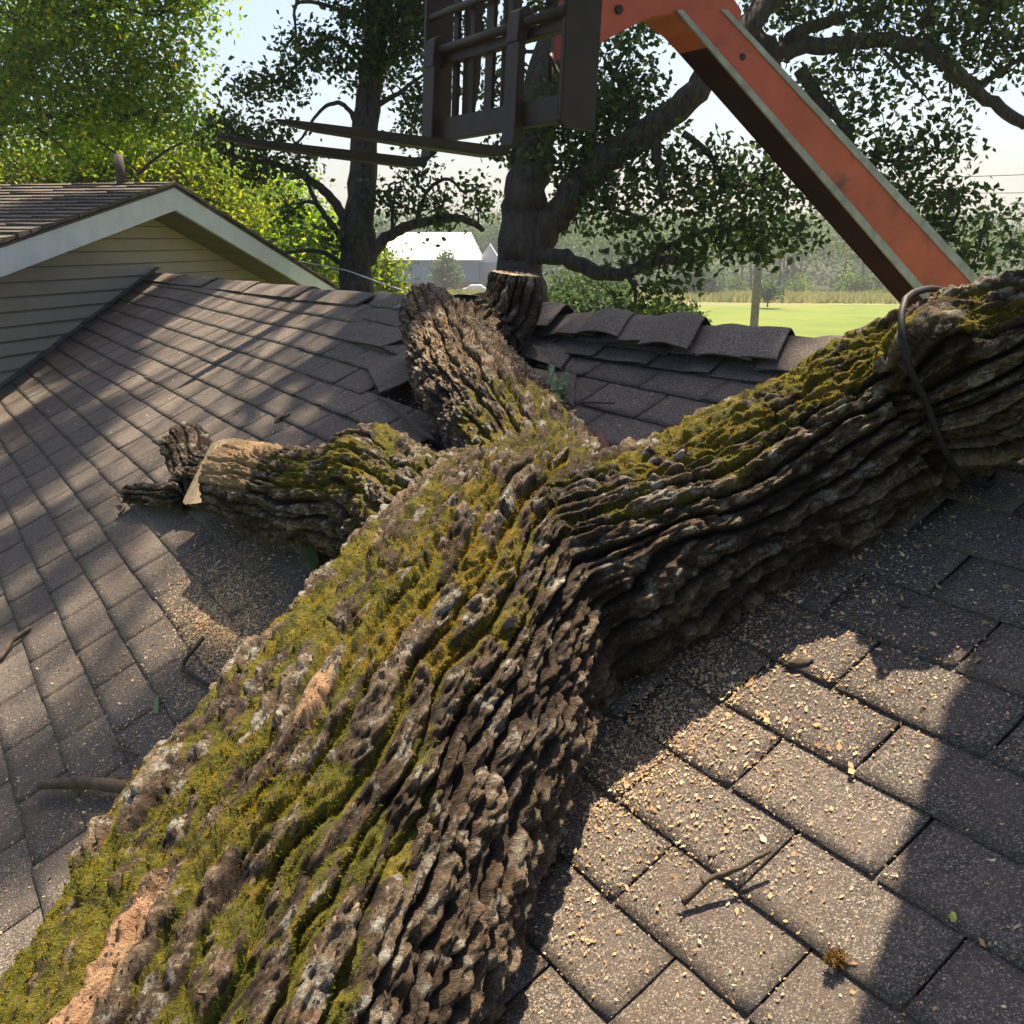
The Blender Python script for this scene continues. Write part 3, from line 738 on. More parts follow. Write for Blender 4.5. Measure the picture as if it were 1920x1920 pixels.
# rope round the big limb
def ring_pts():
    P, R = LIMBS['arm']; a = P[4]*.45 + P[5]*.55; r = (R[4]*.45+R[5]*.55) + .022
    d = (P[5] - P[4]); d /= np.linalg.norm(d)
    d2 = d + np.array([.1, .0, -.12]); d2 /= np.linalg.norm(d2)
    x = np.cross(d2, [0, 0, 1.0]); x /= np.linalg.norm(x); y = np.cross(d2, x); y = y if y[2] > 0 else -y
    return [a + (x * math.cos(t) + y * math.sin(t)) * (r + (.035 * math.exp(-((t - 1.9) / .5) ** 2))) for t in np.linspace(0, 2*math.pi, 49)]
def rope_fit():
    P, R = LIMBS['arm']; a = P[4]*.32 + P[5]*.68; d = (P[5] - P[4]); d /= np.linalg.norm(d); d2 = d + np.array([.22, .0, -.10]); d2 /= np.linalg.norm(d2)
    x = np.cross(d2, [0, 0, 1.0]); x /= np.linalg.norm(x); y = np.cross(d2, x); y = y if y[2] > 0 else -y
    q = TV - a; n_ = q @ d2; I = (np.abs(n_) < .02) & (np.linalg.norm(q, axis=1) < R[4] * 2.6); q = q[I]
    an = np.arctan2(q @ y, q @ x); rd = np.hypot(q @ x, q @ y); K = 40; out = []
    rr = [np.max(rd[np.abs((an - t + math.pi) % (2*math.pi) - math.pi) < .09], initial=R[4]*.8) for t in np.linspace(-math.pi, math.pi, K+1)[:-1]]
    rr = [max(rr[(i-1) % K]*.985, rr[i], rr[(i+1) % K]*.985) for i in range(K)]
    rr = [(rr[(i-1) % K] + 2*rr[i] + rr[(i+1) % K]) / 4 for i in range(K)]
    for i, t in enumerate(np.linspace(-math.pi, math.pi, K+1)[:-1]): out.append(a + (x*math.cos(t) + y*math.sin(t)) * (rr[i] + .006))
    return out + out[:2]
m = MB(); m.tube(rope_fit(), .007, 8); rp = m.build('rope', M['black'], None, True); tag(rp, 'dark rope looped tight around the thick raised tree limb', 'rope')

# ------------------------------------------------------------------ small things lying on the roof
def stick(name, pts, r0, r1, label, lifts, mat='deadtwig', twigs=()):
    m = MB(); P = [hit(x, y, l) for (x, y), l in zip(pts, lifts)]
    Q = []
    for i in range(len(P)-1):
        for t in np.linspace(0, 1, 5)[:-1]: Q.append(P[i]*(1-t)+P[i+1]*t + RNG.normal(size=3)*r0*.12)
    Q.append(P[-1]); m.tube(Q, list(np.linspace(r0, r1, len(Q))), 8, .12)
    for (a, b, l) in twigs: m.tube([hit(*a, l), hit(*b, l + .008)], [r1 * .7, r1 * .35], 6)
    o = m.build(name, M[mat], None, True); return tag(o, label, 'stick')
stick('twig', [(1285,1704),(1340,1672),(1400,1648),(1456,1621)], .0055, .0035, 'thin pale brown twig casting a shadow on the sunlit shingles', [.012,.03,.03,.035], twigs=[((1330,1680),(1322,1660),.03),((1290,1704),(1280,1690),.015)])
stick('branch', [(88,1487),(160,1484),(262,1494)], .012, .018, 'short thick dark branch sticking out from under the mossy trunk at left', [.03,.035,.03], twigs=[((215,1484),(240,1478),.03)])
stick('branch', [(0,1246),(30,1208),(60,1182)], .008, .008, 'dark bent stick at the left edge of the roof', [.012,.018,.012])
stick('twig', [(215,1402),(240,1412),(262,1420)], .004, .003, 'tiny dark forked twig in the sawdust near the short thick branch', [.01,.012,.008], twigs=[((240,1412),(256,1400),.01)])
stick('twig', [(1055,793),(1095,775),(1158,771)], .005, .003, 'bare forked twig lying above the dried brown leaf', [.02,.04,.03], twigs=[((1095,775),(1110,766),.04)])
stick('twig', [(230,940),(236,955),(224,968)], .008, .004, 'splintered black twig end below the small cut limb', [.03,.01,.006])
def chip(name, x, y, a, b, h, label, cat, mat, ang=0.0, lump=.3):
    c = hit(x, y, .001); m = MB(); e1 = RU*math.cos(ang)+RS*math.sin(ang); e2 = -RU*math.sin(ang)+RS*math.cos(ang)
    n, k = 12, 5; V = []; 
    for j in range(k):
        q = j/(k-1); rr = math.sqrt(max(0, 1-q*q)) if j < k-1 else .02
        for i in range(n):
            ph = 2*math.pi*i/n; w_ = 1 + random.uniform(-lump, lump)
            V.append(c + e1*a*rr*w_*math.cos(ph) + e2*b*rr*w_*math.sin(ph) + RN*(h*q + random.uniform(-.1,.1)*h*lump*2))
    Fs = [(j*n+i, j*n+(i+1)%n, (j+1)*n+(i+1)%n, (j+1)*n+i) for j in range(k-1) for i in range(n)] + [tuple((k-1)*n+i for i in range(n)), tuple(range(n))[::-1]]
    m.add(V, Fs); return tag(m.build(name, M[mat] if isinstance(mat, str) else mat, None, True), label, cat)
chip('bark_chip', 1500, 1243, .028, .010, .010, 'long curled bark chip on the shingles right of the trunk', 'bark chip', 'deadtwig', .7)
def mossclump():
    c = hit(1570, 1805, .004); n = 420; o_ = RNG.normal(size=(n, 3)); o_ /= np.linalg.norm(o_, axis=1)[:, None]; rr_ = np.outer(RNG.random(n) ** .5, [.016, .014, .011])
    b = c + RN * .006 + o_ * rr_; b += RN * np.clip(-(b - c) @ RN, 0, 1)[:, None]; d = o_ + RNG.normal(size=(n, 3)) * .8; d /= np.linalg.norm(d, axis=1)[:, None]
    sd = np.cross(d, RNG.normal(size=(n, 3))); sd /= np.linalg.norm(sd, axis=1)[:, None]; L = RNG.uniform(.004, .010, (n, 1))
    V = np.stack([b - sd * .0013, b + sd * .0013, b + d * L], 1).reshape(-1, 3)
    tag(npmesh('moss_clump', V, np.arange(3 * n).reshape(-1, 3), leafmat('dry_moss', [(0, (.05,.03,.012)), (1, (.24,.14,.05))], .2, .9), None, False, None, RNG.random(n)), 'small rusty clump of dead moss near the bottom right', 'moss clump')
mossclump()
chip('bark_chip', 1335, 1606, .006, .005, .006, 'small dark crumb of bark above the sunlit twig', 'bark chip', 'deadtwig', 1.2)
chip('bark_chip', 1697, 1135, .011, .008, .008, 'dark bark crumb on the sunlit shingles under the raised limb', 'bark chip', 'deadtwig', .2)
chip('bark_chip', 530, 782, .034, .02, .01, 'flat dark bark flake on the shingles above the sawn stub', 'bark chip', 'deadtwig', 1.0)
def leaf_thing(name, px, lifts, mat, label, lobes=3, cat='leaf'):
    """an outline of a leaf, cupped"""
    P = [hit(x, y, l) for (x, y), l in zip(px, lifts)]; c = sum(P)/len(P) + RN*.004; m = MB()
    n = len(P); V = [c] + P; V2 = V + [v - RN*.0006 for v in V]
    Fs = [(0, 1+i, 1+(i+1)%n) for i in range(n)]; Fs += [(n+1, n+2+(i+1)%n, n+2+i) for i in range(n)]; Fs += [(1+i, n+2+i, n+2+(i+1)%n, 1+(i+1)%n) for i in range(n)]
    m.add(V2, Fs, .5); return tag(m.build(name, mat, None, False), label, cat)
dryleaf = simple('dry_leaf', (.22,.11,.055), .6, .4, 40, .001)
leaf_thing('dried_leaf', [(1093,846),(1108,850),(1122,842),(1136,846),(1152,858),(1148,872),(1132,884),(1126,896),(1112,884),(1098,876),(1100,862)], [.03,.05,.06,.07,.05,.03,.04,.02,.02,.02,.05], dryleaf, 'curled dry brown leaf in the crotch between the limbs')
leaf_thing('yellow_leaf', [(1781,1722),(1786,1716),(1793,1718),(1796,1726),(1791,1732),(1784,1731)], [.006,.010,.008,.006,.004,.004], simple('yellow_petal', (.45,.42,.08), .6, .15), 'tiny round yellow leaf on the shaded shingles')
leaf_thing('green_leaf', [(291,1318),(306,1316),(305,1332),(298,1340),(288,1338)], [.004,.03,.02,.004,.004], simple('fresh_leaf', (.1,.2,.09), .6, .2), 'small green leaf scrap standing on the shingles at left')
leaf_thing('green_leaf', [(570,1045),(585,1035),(600,1045),(607,1065),(590,1085),(575,1070)], [.02,.04,.05,.03,.02,.02], simple('dark_leaf', (.035,.06,.025), .6, .3), 'dark green leaves in the shade under the left stub')
def sprig():
    r = empty('leaf_sprig', hit(1048, 770), label='fresh green leaf sprig poking up beside the upper limb', cat='leaf sprig')
    gm = simple('sprig_green', (.035,.085,.02), .5, .35, 60)
    b = hit(1048, 775, -.02)
    for k in range(6):
        m = MB(); tip = hit(*[(1022,712),(1045,708),(1075,722),(1060,735),(1030,735),(1070,745)][k], .07 - .006*k); ax = tip - b; L = np.linalg.norm(ax); ax /= L
        s = np.cross(ax, RN + RNG.normal(size=3)*.4); s /= np.linalg.norm(s); V = []; 
        W_ = [0.002, .002, .012, .007, .017, .009, .013, .002]
        for i, w_ in enumerate(W_):
            q = b + ax*L*i/7 + RN*.02*math.sin(i/7*3.1); V += [q - s*w_, q + RN*.004*(-1 if i%2 else 1), q + s*w_]
        Fs = [f for i in range(7) for f in ((3*i, 3*i+1, 3*i+4, 3*i+3), (3*i+1, 3*i+2, 3*i+5, 3*i+4))]
        m.add(V, Fs); m.build('leaf', gm, r)
sprig()
m = MB()
W_ = [(470,1262,.012),(425,1290,.012),(395,1290,.012),(348,1262,.014),(352,1250,.02),(392,1210,.03)]
m.tube([hit(x, y, l) for x, y, l in W_], .006, 8)
tag(m.build('bent_rubber_strip', M['black'], None, True), 'black bent strip half buried in sawdust left of the trunk', 'rubber strip')

# sawdust and chips over the shingles
def sawdust():
    pts = []
    def spray(cx, cy, sx, sy, n, cor=0.0):
        a = RNG.normal(size=(n, 2)); pts.append(np.stack([cx + a[:, 0]*sx, cy + a[:, 1]*sy + a[:, 0]*cor], 1))
    spray(1350,1180,120,70,6500,-70); spray(1190,1400,90,70,3800,-60); spray(1420,1300,170,130,3500,-60); spray(1250,1500,180,160,1800)
    spray(1600,1050,140,40,1200,-50); spray(1650,1200,150,120,700); spray(1060,1700,60,90,500)
    spray(425,1150,50,55,17000); spray(470,1050,70,50,3000); spray(300,1330,130,110,3600); spray(150,1500,110,110,1500); spray(430,1270,60,50,2500)
    spray(640,800,120,70,1400); spray(760,760,70,70,1500); spray(350,760,120,70,500); spray(400,700,250,120,700)
    pts.append(np.stack([RNG.uniform(0, 1920, 4200), RNG.uniform(650, 1920, 4200)], 1))
    p = np.concatenate(pts); p = p[RNG.random(len(p)) < .8]; n = len(p)
    r = np.array([(p[:,0]-960)/F, math.cos(TH)+(960-p[:,1])/F*math.sin(TH), -math.sin(TH)+(960-p[:,1])/F*math.cos(TH)]).T
    t = -RH / (r @ RN); P = C0 + r * t[:, None]; ok = (t > 0) & (t < 9)
    q = P - C0; s = q @ RS; u = q @ RU; ok &= (s < 1.5*RH) & (s > -1.2) & (u < 1.8) & (u > (-7.265 + (1.588 - s / RH) * .84) * RH + .1)
    P = P[ok]; n = len(P); s = s[ok]; u = u[ok]
    # height on the stepped shingles
    k = np.ceil((s_line(u, 0) - s) / (.1045*RH)); fr = (s - s_line(u, k)) / (.1045*RH); fr = fr - np.floor(fr)
    P = P + RN * (sag(u, s) + .0035 + .0085 * (1 - fr))[:, None]
    L = RNG.gamma(2.0, .0009, n) + .0006; Wd = L * RNG.uniform(.3, .7, n)
    a = RNG.uniform(0, 6.28, n); d1 = np.outer(np.cos(a), RU) + np.outer(np.sin(a), RS) + RN * RNG.normal(size=(n, 1)) * .35
    d2 = np.outer(-np.sin(a), RU) + np.outer(np.cos(a), RS) + RN * RNG.normal(size=(n, 1)) * .35
    V = np.stack([P - d1*L[:,None] - d2*Wd[:,None]*.4, P - d1*L[:,None]*.2 + d2*Wd[:,None], P + d1*L[:,None] + d2*Wd[:,None]*.3, P + d1*L[:,None]*.3 - d2*Wd[:,None]], 1).reshape(-1, 3)
    o = npmesh('sawdust', V, np.arange(4*n).reshape(-1, 4), M['dust'], None, False, None, np.clip(RNG.normal(.55, .3, n), 0, 1))
    tag(o, 'pale sawdust and wood chips scattered over the shingles', 'sawdust', kind='stuff')
sawdust()

# ------------------------------------------------------------------ the lifting machine: boom, carriage, forks
def machine():
    az = math.radians(58); A = np.array([math.sin(az), math.cos(az), 0]); Sd = np.array([math.sin(az + math.pi/2), math.cos(az + math.pi/2), 0])  # Sd towards the camera side
    root = empty('telescopic_handler', (9, 9, 0), label='orange telescopic handler boom with raised rusty pallet forks', cat='telehandler')
    n = Sd; near = at(1390, 137, 6.4)
    def P(x, y, off=0.0):
        r = ray(x, y); p0 = near + n * off; return C0 + r * (((p0 - C0) @ n) / (r @ n))
    W_ = .27
    lo = lambda y: 1370 + (y - 137) * (1567 - 1370) / 230.; hi = lambda y: 1476 + (y - 137) * (1692 - 1476) / 230.
    e1 = lambda y: 1384 + (y - 137) * (1584 - 1384) / 230.; e2 = lambda y: 1461 + (y - 137) * (1672 - 1461) / 230.
    yb, yt = 800, 18
    def slab(a, b, name, mat, o1=0.0, o2=-W_, par=root):
        m = MB(); m.prism([P(a(yb), yb, o1), P(b(yb), yb, o1), P(b(yt), yt, o1), P(a(yt), yt, o1)], n * (o2 - o1)); return m.build(name, mat, par)
    boom = slab(lo, hi, 'boom', M['boomdark'], 0, -W_)
    slab(e1, e2, 'orange_stripe', M['orange'], .006, 0.001, boom)
    slab(lo, e1, 'boom_flange', M['boomwhite'], .018, .001, boom); slab(e2, hi, 'boom_flange', M['boomwhite'], .016, .001, boom)
    out = [(1392,20),(1330,-75),(1240,-95),(1150,-60),(1100,-25),(1085,104),(1090,102),(1160,62),(1225,30),(1262,28),(1300,58),(1372,138)]
    m = MB(); m.prism([P(x, y, -.004) for x, y in out], -n * W_); hd = m.build('boom_head', M['orange'], root, bevel=.006)
    for (x, y, r_) in ((1160, 18, .025), (1391, 107, .022)):
        m = MB(); c = P(x, y, .0); m.tube([c - n*.02, c + n*.012], r_, 20); m.build('pivot_pin', M['black'], root)
    for (x, y) in ((1113, 20), (1090, 42)):
        m = MB(); c = P(x, y, 0); m.box(c, A*.03 , n*.004, Z*.025); m.build('decal', M['boomwhite'], hd)
    ti = math.radians(3.0)
    F_ = -A * math.cos(ti) + Z * math.sin(ti); Up = Z * math.cos(ti) + A * math.sin(ti)
    heel = at(975, 287, 5.6)                                               # heel of the near fork
    c0 = heel + Sd * .41
    q = lambda w_, h_, f_=0.0: c0 - Sd * w_ + Up * h_ + F_ * f_
    def bar(name, w0, h0, w1, h1, th, f0=0.0, dep=.03, bev=.004):
        a, b = q(w0, h0, f0), q(w1, h1, f0); d = b - a; L = np.linalg.norm(d); d /= L; s = np.cross(d, F_); s /= np.linalg.norm(s)
        m = MB(); m.box((a + b)/2, d*L/2, s*th, F_*dep); return m.build(name, M['steel'], root, bevel=bev)
    bar('lower_cross_bar', .02, .19, 1.5, .19, .065, .0, .03)
    bar('upper_cross_bar', .02, .60, 1.5, .60, .03, -.03, .03)
    m = MB(); m.tube([q(.0, .645, .03), q(1.52, .645, .03)], .026, 14); m.build('fork_shaft', M['steel'], root, True)
    m = MB(); m.tube([q(.0, .86, .0), q(1.52, .86, .0)], .024, 14); m.build('backrest_tube', M['steel'], root, True)
    bar('backrest_top_bar', .02, 1.5, 1.5, 1.5, .04, .0, .02)
    for w_, z1, th in ((.62, 1.5, .03), (.84, 1.5, .045), (1.04, 1.5, .03), (1.24, 1.5, .03)):
        bar('upright', w_, .14, w_, z1, th, -.045, .012)
    for w_ in (.72, 1.16):
        m = MB(); m.prism([q(w_, .16, -.06), q(w_, .16, -.12), q(w_, .5, -.17), q(w_, 1.1, -.17), q(w_, 1.45, -.06)], -Sd*.03); m.build('coupler_plate', M['steel'], root, bevel=.004)
    m = MB(); m.prism([q(-.01,.10,-.19), q(-.01,.10,.0), q(-.01,.13,.03), q(-.01,1.2,.03), q(-.01,1.55,.0), q(-.01,1.55,-.19)], -Sd*.035); sp = m.build('side_plate', M['steel'], root, bevel=.004)
    m = MB(); c = q(-.02, .78, -.07); m.tube([c, c + Sd*.03], .055, 20); m.build('plate_boss', M['steel'], sp)
    m = MB(); c = q(-.03, .78, -.07); m.tube([c, c + Sd*.028], .035, 20); m.build('boss_pin', M['black'], sp)
    m = MB(); c = q(-.016, .95, -.07); m.box(c, F_*.022, Sd*.003, Up*.06); m.build('slot', simple('slot_light', (.55,.5,.48), .6), sp, bevel=.003)
    m = MB(); m.prism([q(1.5,.12,-.16), q(1.5,.12,.03), q(1.5,1.3,.03), q(1.5,1.55,-.0), q(1.5,1.55,-.16)], -Sd*.035); m.build('side_plate', M['steel'], root, bevel=.004)
    for w_ in (.41, 1.36):
        path = [(.055, .66, 0), (.055, .35, 0), (.055, .09, 0), (.07, .03, 35), (.11, .0, 70), (.2, -.012, 90), (.7, -.004, 90), (1.15, .006, 90), (1.3, .014, 90), (1.38, .02, 90)]
        thk = [.018, .024, .028, .030, .030, .028, .024, .017, .011, .005]; wid = [.065]*7 + [.060, .042, .014]; V = []
        for (f_, h_, an), tk, wd in zip(path, thk, wid):
            a_ = math.radians(an); nx = (math.cos(a_), -math.sin(a_))
            for sw, sn in ((-1,-1),(1,-1),(1,1),(-1,1)): V.append(q(w_ - sw*wd, h_ + nx[1]*tk*sn, f_ + nx[0]*tk*sn))
        n_ = len(path); Fs = [(4*i+k, 4*i+(k+1)%4, 4*(i+1)+(k+1)%4, 4*(i+1)+k) for i in range(n_-1) for k in range(4)] + [(3,2,1,0), tuple(4*(n_-1)+k for k in range(4))]
        m = MB(); m.add(V, Fs); fk = m.build('fork', M['steel'], root, bevel=.004)
        m = MB(); m.prism([q(w_+.06, .55, .085), q(w_+.06, .70, .075), q(w_+.06, .73, .03), q(w_+.06, .70, -.02), q(w_+.06, .55, .03)], Sd*.12); m.build('fork_hook', M['steel'], fk, bevel=.004)
    m = MB(); m.tube([q(.10, .30, -.08), q(.16, .45, .0), q(.22, .36, -.05), q(.3, .5, -.1)], .012, 8); m.build('hydraulic_hose', M['black'], root, True)
    b = P(lo(yb), yb, -W_/2); b = np.array([b[0], b[1], 0])
    m = MB(); m.box(b + A*1.5 + Z*1.0, A*2.2, n*.95, Z*.45); m.build('chassis', M['orange'], root, bevel=.05)
    for i in (-1, 1):
        for j in (-1, 1):
            m = MB(); c = b + A*(1.5 + i*1.5) + n*(j*1.0) + Z*.55; m.tube([c - n*.18, c + n*.18], .55, 28); m.build('wheel', M['black'], root)
machine()

# ------------------------------------------------------------------ leaves and trees
def leaves(cent, rad, n, size, flat=(1,1,1), clump=10, up=.3, spread=1.5):
    """n leaves in clumps; cent (k,3) blob centres, rad (k,) blob radii -> quads (bent diamonds)"""
    cent = np.asarray(cent, float); rad = np.asarray(rad, float); wt = rad**2; wt = wt / wt.sum()
    nc = max(1, n // clump); b = RNG.choice(len(cent), nc, p=wt)
    d = RNG.normal(size=(nc, 3)); d /= np.linalg.norm(d, axis=1)[:, None]; rr = RNG.random(nc) ** .42
    cc = cent[b] + d * (rr * rad[b])[:, None] * np.array(flat)
    idx = RNG.integers(0, nc, n); p = cc[idx] + RNG.normal(size=(n, 3)) * size * spread * np.array([1, 1, .6])
    nrm = RNG.normal(size=(n, 3)) + np.array([0, 0, up]); nrm /= np.linalg.norm(nrm, axis=1)[:, None]
    a = np.cross(nrm, RNG.normal(size=(n, 3))); a /= np.linalg.norm(a, axis=1)[:, None]; c = np.cross(nrm, a)
    L = size * RNG.uniform(.6, 1.25, n)[:, None]; Wd = L * .62
    k1 = p - a*L*.5; k2 = p - a*L*.08 + c*Wd*.5 + nrm*L*.08; k3 = p + a*L*.5 - nrm*L*.05; k4 = p + a*L*.0 - c*Wd*.5 + nrm*L*.08
    tint = np.clip(RNG.normal(.45, .22, n) + RNG.normal(0, .2, nc)[idx], 0, 1)
    return np.stack([k1, k2, k3, k4], 1).reshape(-1, 3), tint, cc
def limb3(m, pts, r0, r1, seg=5, wob=.5, n=8, rough=.05):
    """smooth wavering limb through points"""
    P = [np.array(p, float) for p in pts]; Q = []
    for i in range(len(P)-1):
        p0 = P[max(i-1,0)]; p1 = P[i]; p2 = P[i+1]; p3 = P[min(i+2, len(P)-1)]
        for t in np.linspace(0, 1, seg+1)[(0 if i == 0 else 1):]:
            Q.append(.5*((2*p1)+(-p0+p2)*t+(2*p0-5*p1+4*p2-p3)*t*t+(-p0+3*p1-3*p2+p3)*t**3))
    rr = np.linspace(0, 1, len(Q)); R = [r0*(1-x)+r1*x for x in rr]
    Q = [q + RNG.normal(size=3)*R[i]*.12*wob if 0 < i < len(Q)-1 else q for i, q in enumerate(Q)]
    m.tube(Q, R, n, rough); return Q
def twigs(m, base, targets, r=.012, maxd=2.0, n=400):
    base = np.array(base); idx = RNG.permutation(len(targets))[:n]
    for i in idx:
        t = targets[i]; d = np.linalg.norm(base - t, axis=1); j = int(np.argmin(d + RNG.random(len(base))*.15))
        if d[j] > maxd: continue
        a = base[j]; mid = (a + t)/2 + RNG.normal(size=3)*d[j]*.13
        m.tube([a, mid, t], [r, r*.6, r*.3], 4, 0, False)
def tree(name, label, cat, trunk, limbs, blobs, leafn, leafsize, leafmat, depth, group=None, barkm='treebark', clump=10, twr=.012, twn=300, up=.3, twd=2.0, sun=(), top=(), spread=1.5):
    """trunk/limbs: lists of (x, y, depth) + radii; blobs: (x, y, depth, radius m)"""
    b = at(*trunk[0][0]); root = empty(name, (b[0], b[1], gz(b[0], b[1])), label=label, cat=cat, group=group)
    m = MB(); base = []
    g = np.array([b[0], b[1], gz(b[0], b[1]) - .1]); pts = [at(*q) for q in trunk[0]]
    if b[2] > g[2] + .3: pts = [g] + pts
    pts += [np.array(q, float) for q in top]
    base += limb3(m, pts, trunk[1], trunk[2], 5, .6, 14)
    m.build('trunk', M[barkm], root, True)
    m = MB()
    for (ps, r0, r1) in limbs: base += limb3(m, [at(*q) for q in ps], r0, r1, 6, 1.2, 8)
    if blobs:
        cent = np.array([at(x, y, d) for x, y, d, r in blobs] + [on_roof(x, y)[0] + np.array(SUND) * k for x, y, k, r in sun for _ in (0, 1, 2)]); rad = np.array([b_[-1] for b_ in list(blobs)] + [b_[-1] for b_ in sun for _ in (0, 1, 2)])  # sun: unseen leaf clumps placed toward the sun to shade chosen roof spots
        V, t, cc = leaves(cent, rad, leafn, leafsize, clump=clump, up=up, spread=spread)
        twigs(m, base + [c for c in cent], list(cc), twr, twd, twn)
        # connect blobs to limbs
        for c in cent:
            ba = np.array(base); d = np.linalg.norm(ba - c, axis=1); j = int(np.argmin(d))
            if d[j] > .25: limb3(m, [ba[j], (ba[j]+c)/2 + RNG.normal(size=3)*d[j]*.12, c], twr*2.2, twr*.8, 4, 1, 6)
        if m.v: m.build('limbs', M[barkm], root, True)
        npmesh('leaves', V, np.arange(len(V)).reshape(-1, 4), M[leafmat], root, False, None, t)['kind'] = 'stuff'
    elif m.v: m.build('limbs', M[barkm], root, True)
    return root

# tall slim tree left of centre
tree('oak_tree', 'tall straight dark trunked tree in front of the white barn', 'tree',
     ([(672,620,11),(668,520,11),(676,420,11),(682,300,11.1),(690,180,11.2),(703,80,11.3),(715,-60,11.4),(735,-400,11.6)], .20, .07),
     [([(690,490,11),(730,440,10.9),(790,418,10.8),(850,408,10.7),(890,420,10.6),(905,432,10.6)], .07, .025),
      ([(780,420,10.8),(800,360,10.8),(840,335,10.7),(870,360,10.7),(905,345,10.6)], .025, .01),
      ([(735,440,10.9),(738,380,10.9),(742,340,10.9)], .025, .008),
      ([(660,470,11),(640,400,10.9),(600,350,10.8),(540,315,10.6),(470,300,10.4),(410,285,10.3)], .065, .015),
      ([(655,505,11),(610,475,10.9),(560,470,10.8),(530,478,10.8)], .035, .01),
      ([(668,495,11),(630,430,10.8),(600,390,10.8),(570,330,10.7),(550,300,10.7)], .045, .012),
      ([(672,240,11.1),(650,200,11),(620,195,10.9),(590,220,10.8),(560,265,10.6),(500,300,10.4)], .03, .008),
      ([(668,105,11.2),(640,75,11.1),(600,75,11),(570,110,10.8),(520,150,10.6),(450,160,10.5)], .035, .008),
      ([(690,60,11.3),(640,20,11.2),(560,5,11),(555,60,11),(562,100,10.9)], .03, .008),
      ([(700,200,11.2),(740,180,11.1),(780,150,11),(830,120,11)], .035, .01),
      ([(760,25,11.3),(800,-20,11.2),(900,-150,11)], .06, .03), ([(700,20,11.3),(600,-150,11),(480,-330,10.5)], .07, .03)],
     [(740,20,11.2,.42),(700,130,11.2,.30),(760,90,11.1,.40),(690,40,11.2,.38),(640,110,11,.22),(580,85,10.9,.28),(790,40,11,.30),
      (780,230,11,.25),(800,190,11,.25),(540,150,10.7,.25),(470,170,10.5,.22),(790,330,10.8,.22),(900,370,10.7,.22),(740,370,10.9,.2),(820,400,10.8,.22),
      (560,310,10.6,.2),(500,260,10.5,.22),(440,250,10.4,.3),(620,450,10.8,.16),(540,400,10.8,.16),(480,320,10.5,.2),
      (740,-120,11.3,.8),(640,-160,11,.9),(860,-140,11,.7),(720,-300,11.3,1.0),(520,-300,10.8,.9),(900,-330,11,.9)],
     66000, .075, 'oakleaf', 11, clump=9, twn=1500, top=[on_roof(700,538)[0] + np.array(SUND) * 13, on_roof(470,765)[0] + np.array(SUND) * 16.5],
     sun=[(290,560,11,.42),(200,640,11.5,.45),(235,640,12,.25),(110,760,12,.42),(150,800,12.5,.22),(60,680,11,.5),(40,880,12.5,.4),(60,900,13,.25),(180,710,11,.25),(0,1050,13,.3),(350,560,11,.3),
          (760,620,10.5,.35),(770,720,11.5,.3),(720,790,12,.28),(700,650,11,.2),(640,800,12,.22),(60,1130,13,.16),(280,1380,13.5,.16),(60,1420,13.5,.12),(180,1040,13,.12),(40,1560,13.5,.16),(320,1370,13.5,.16),(100,1250,13.5,.08)])
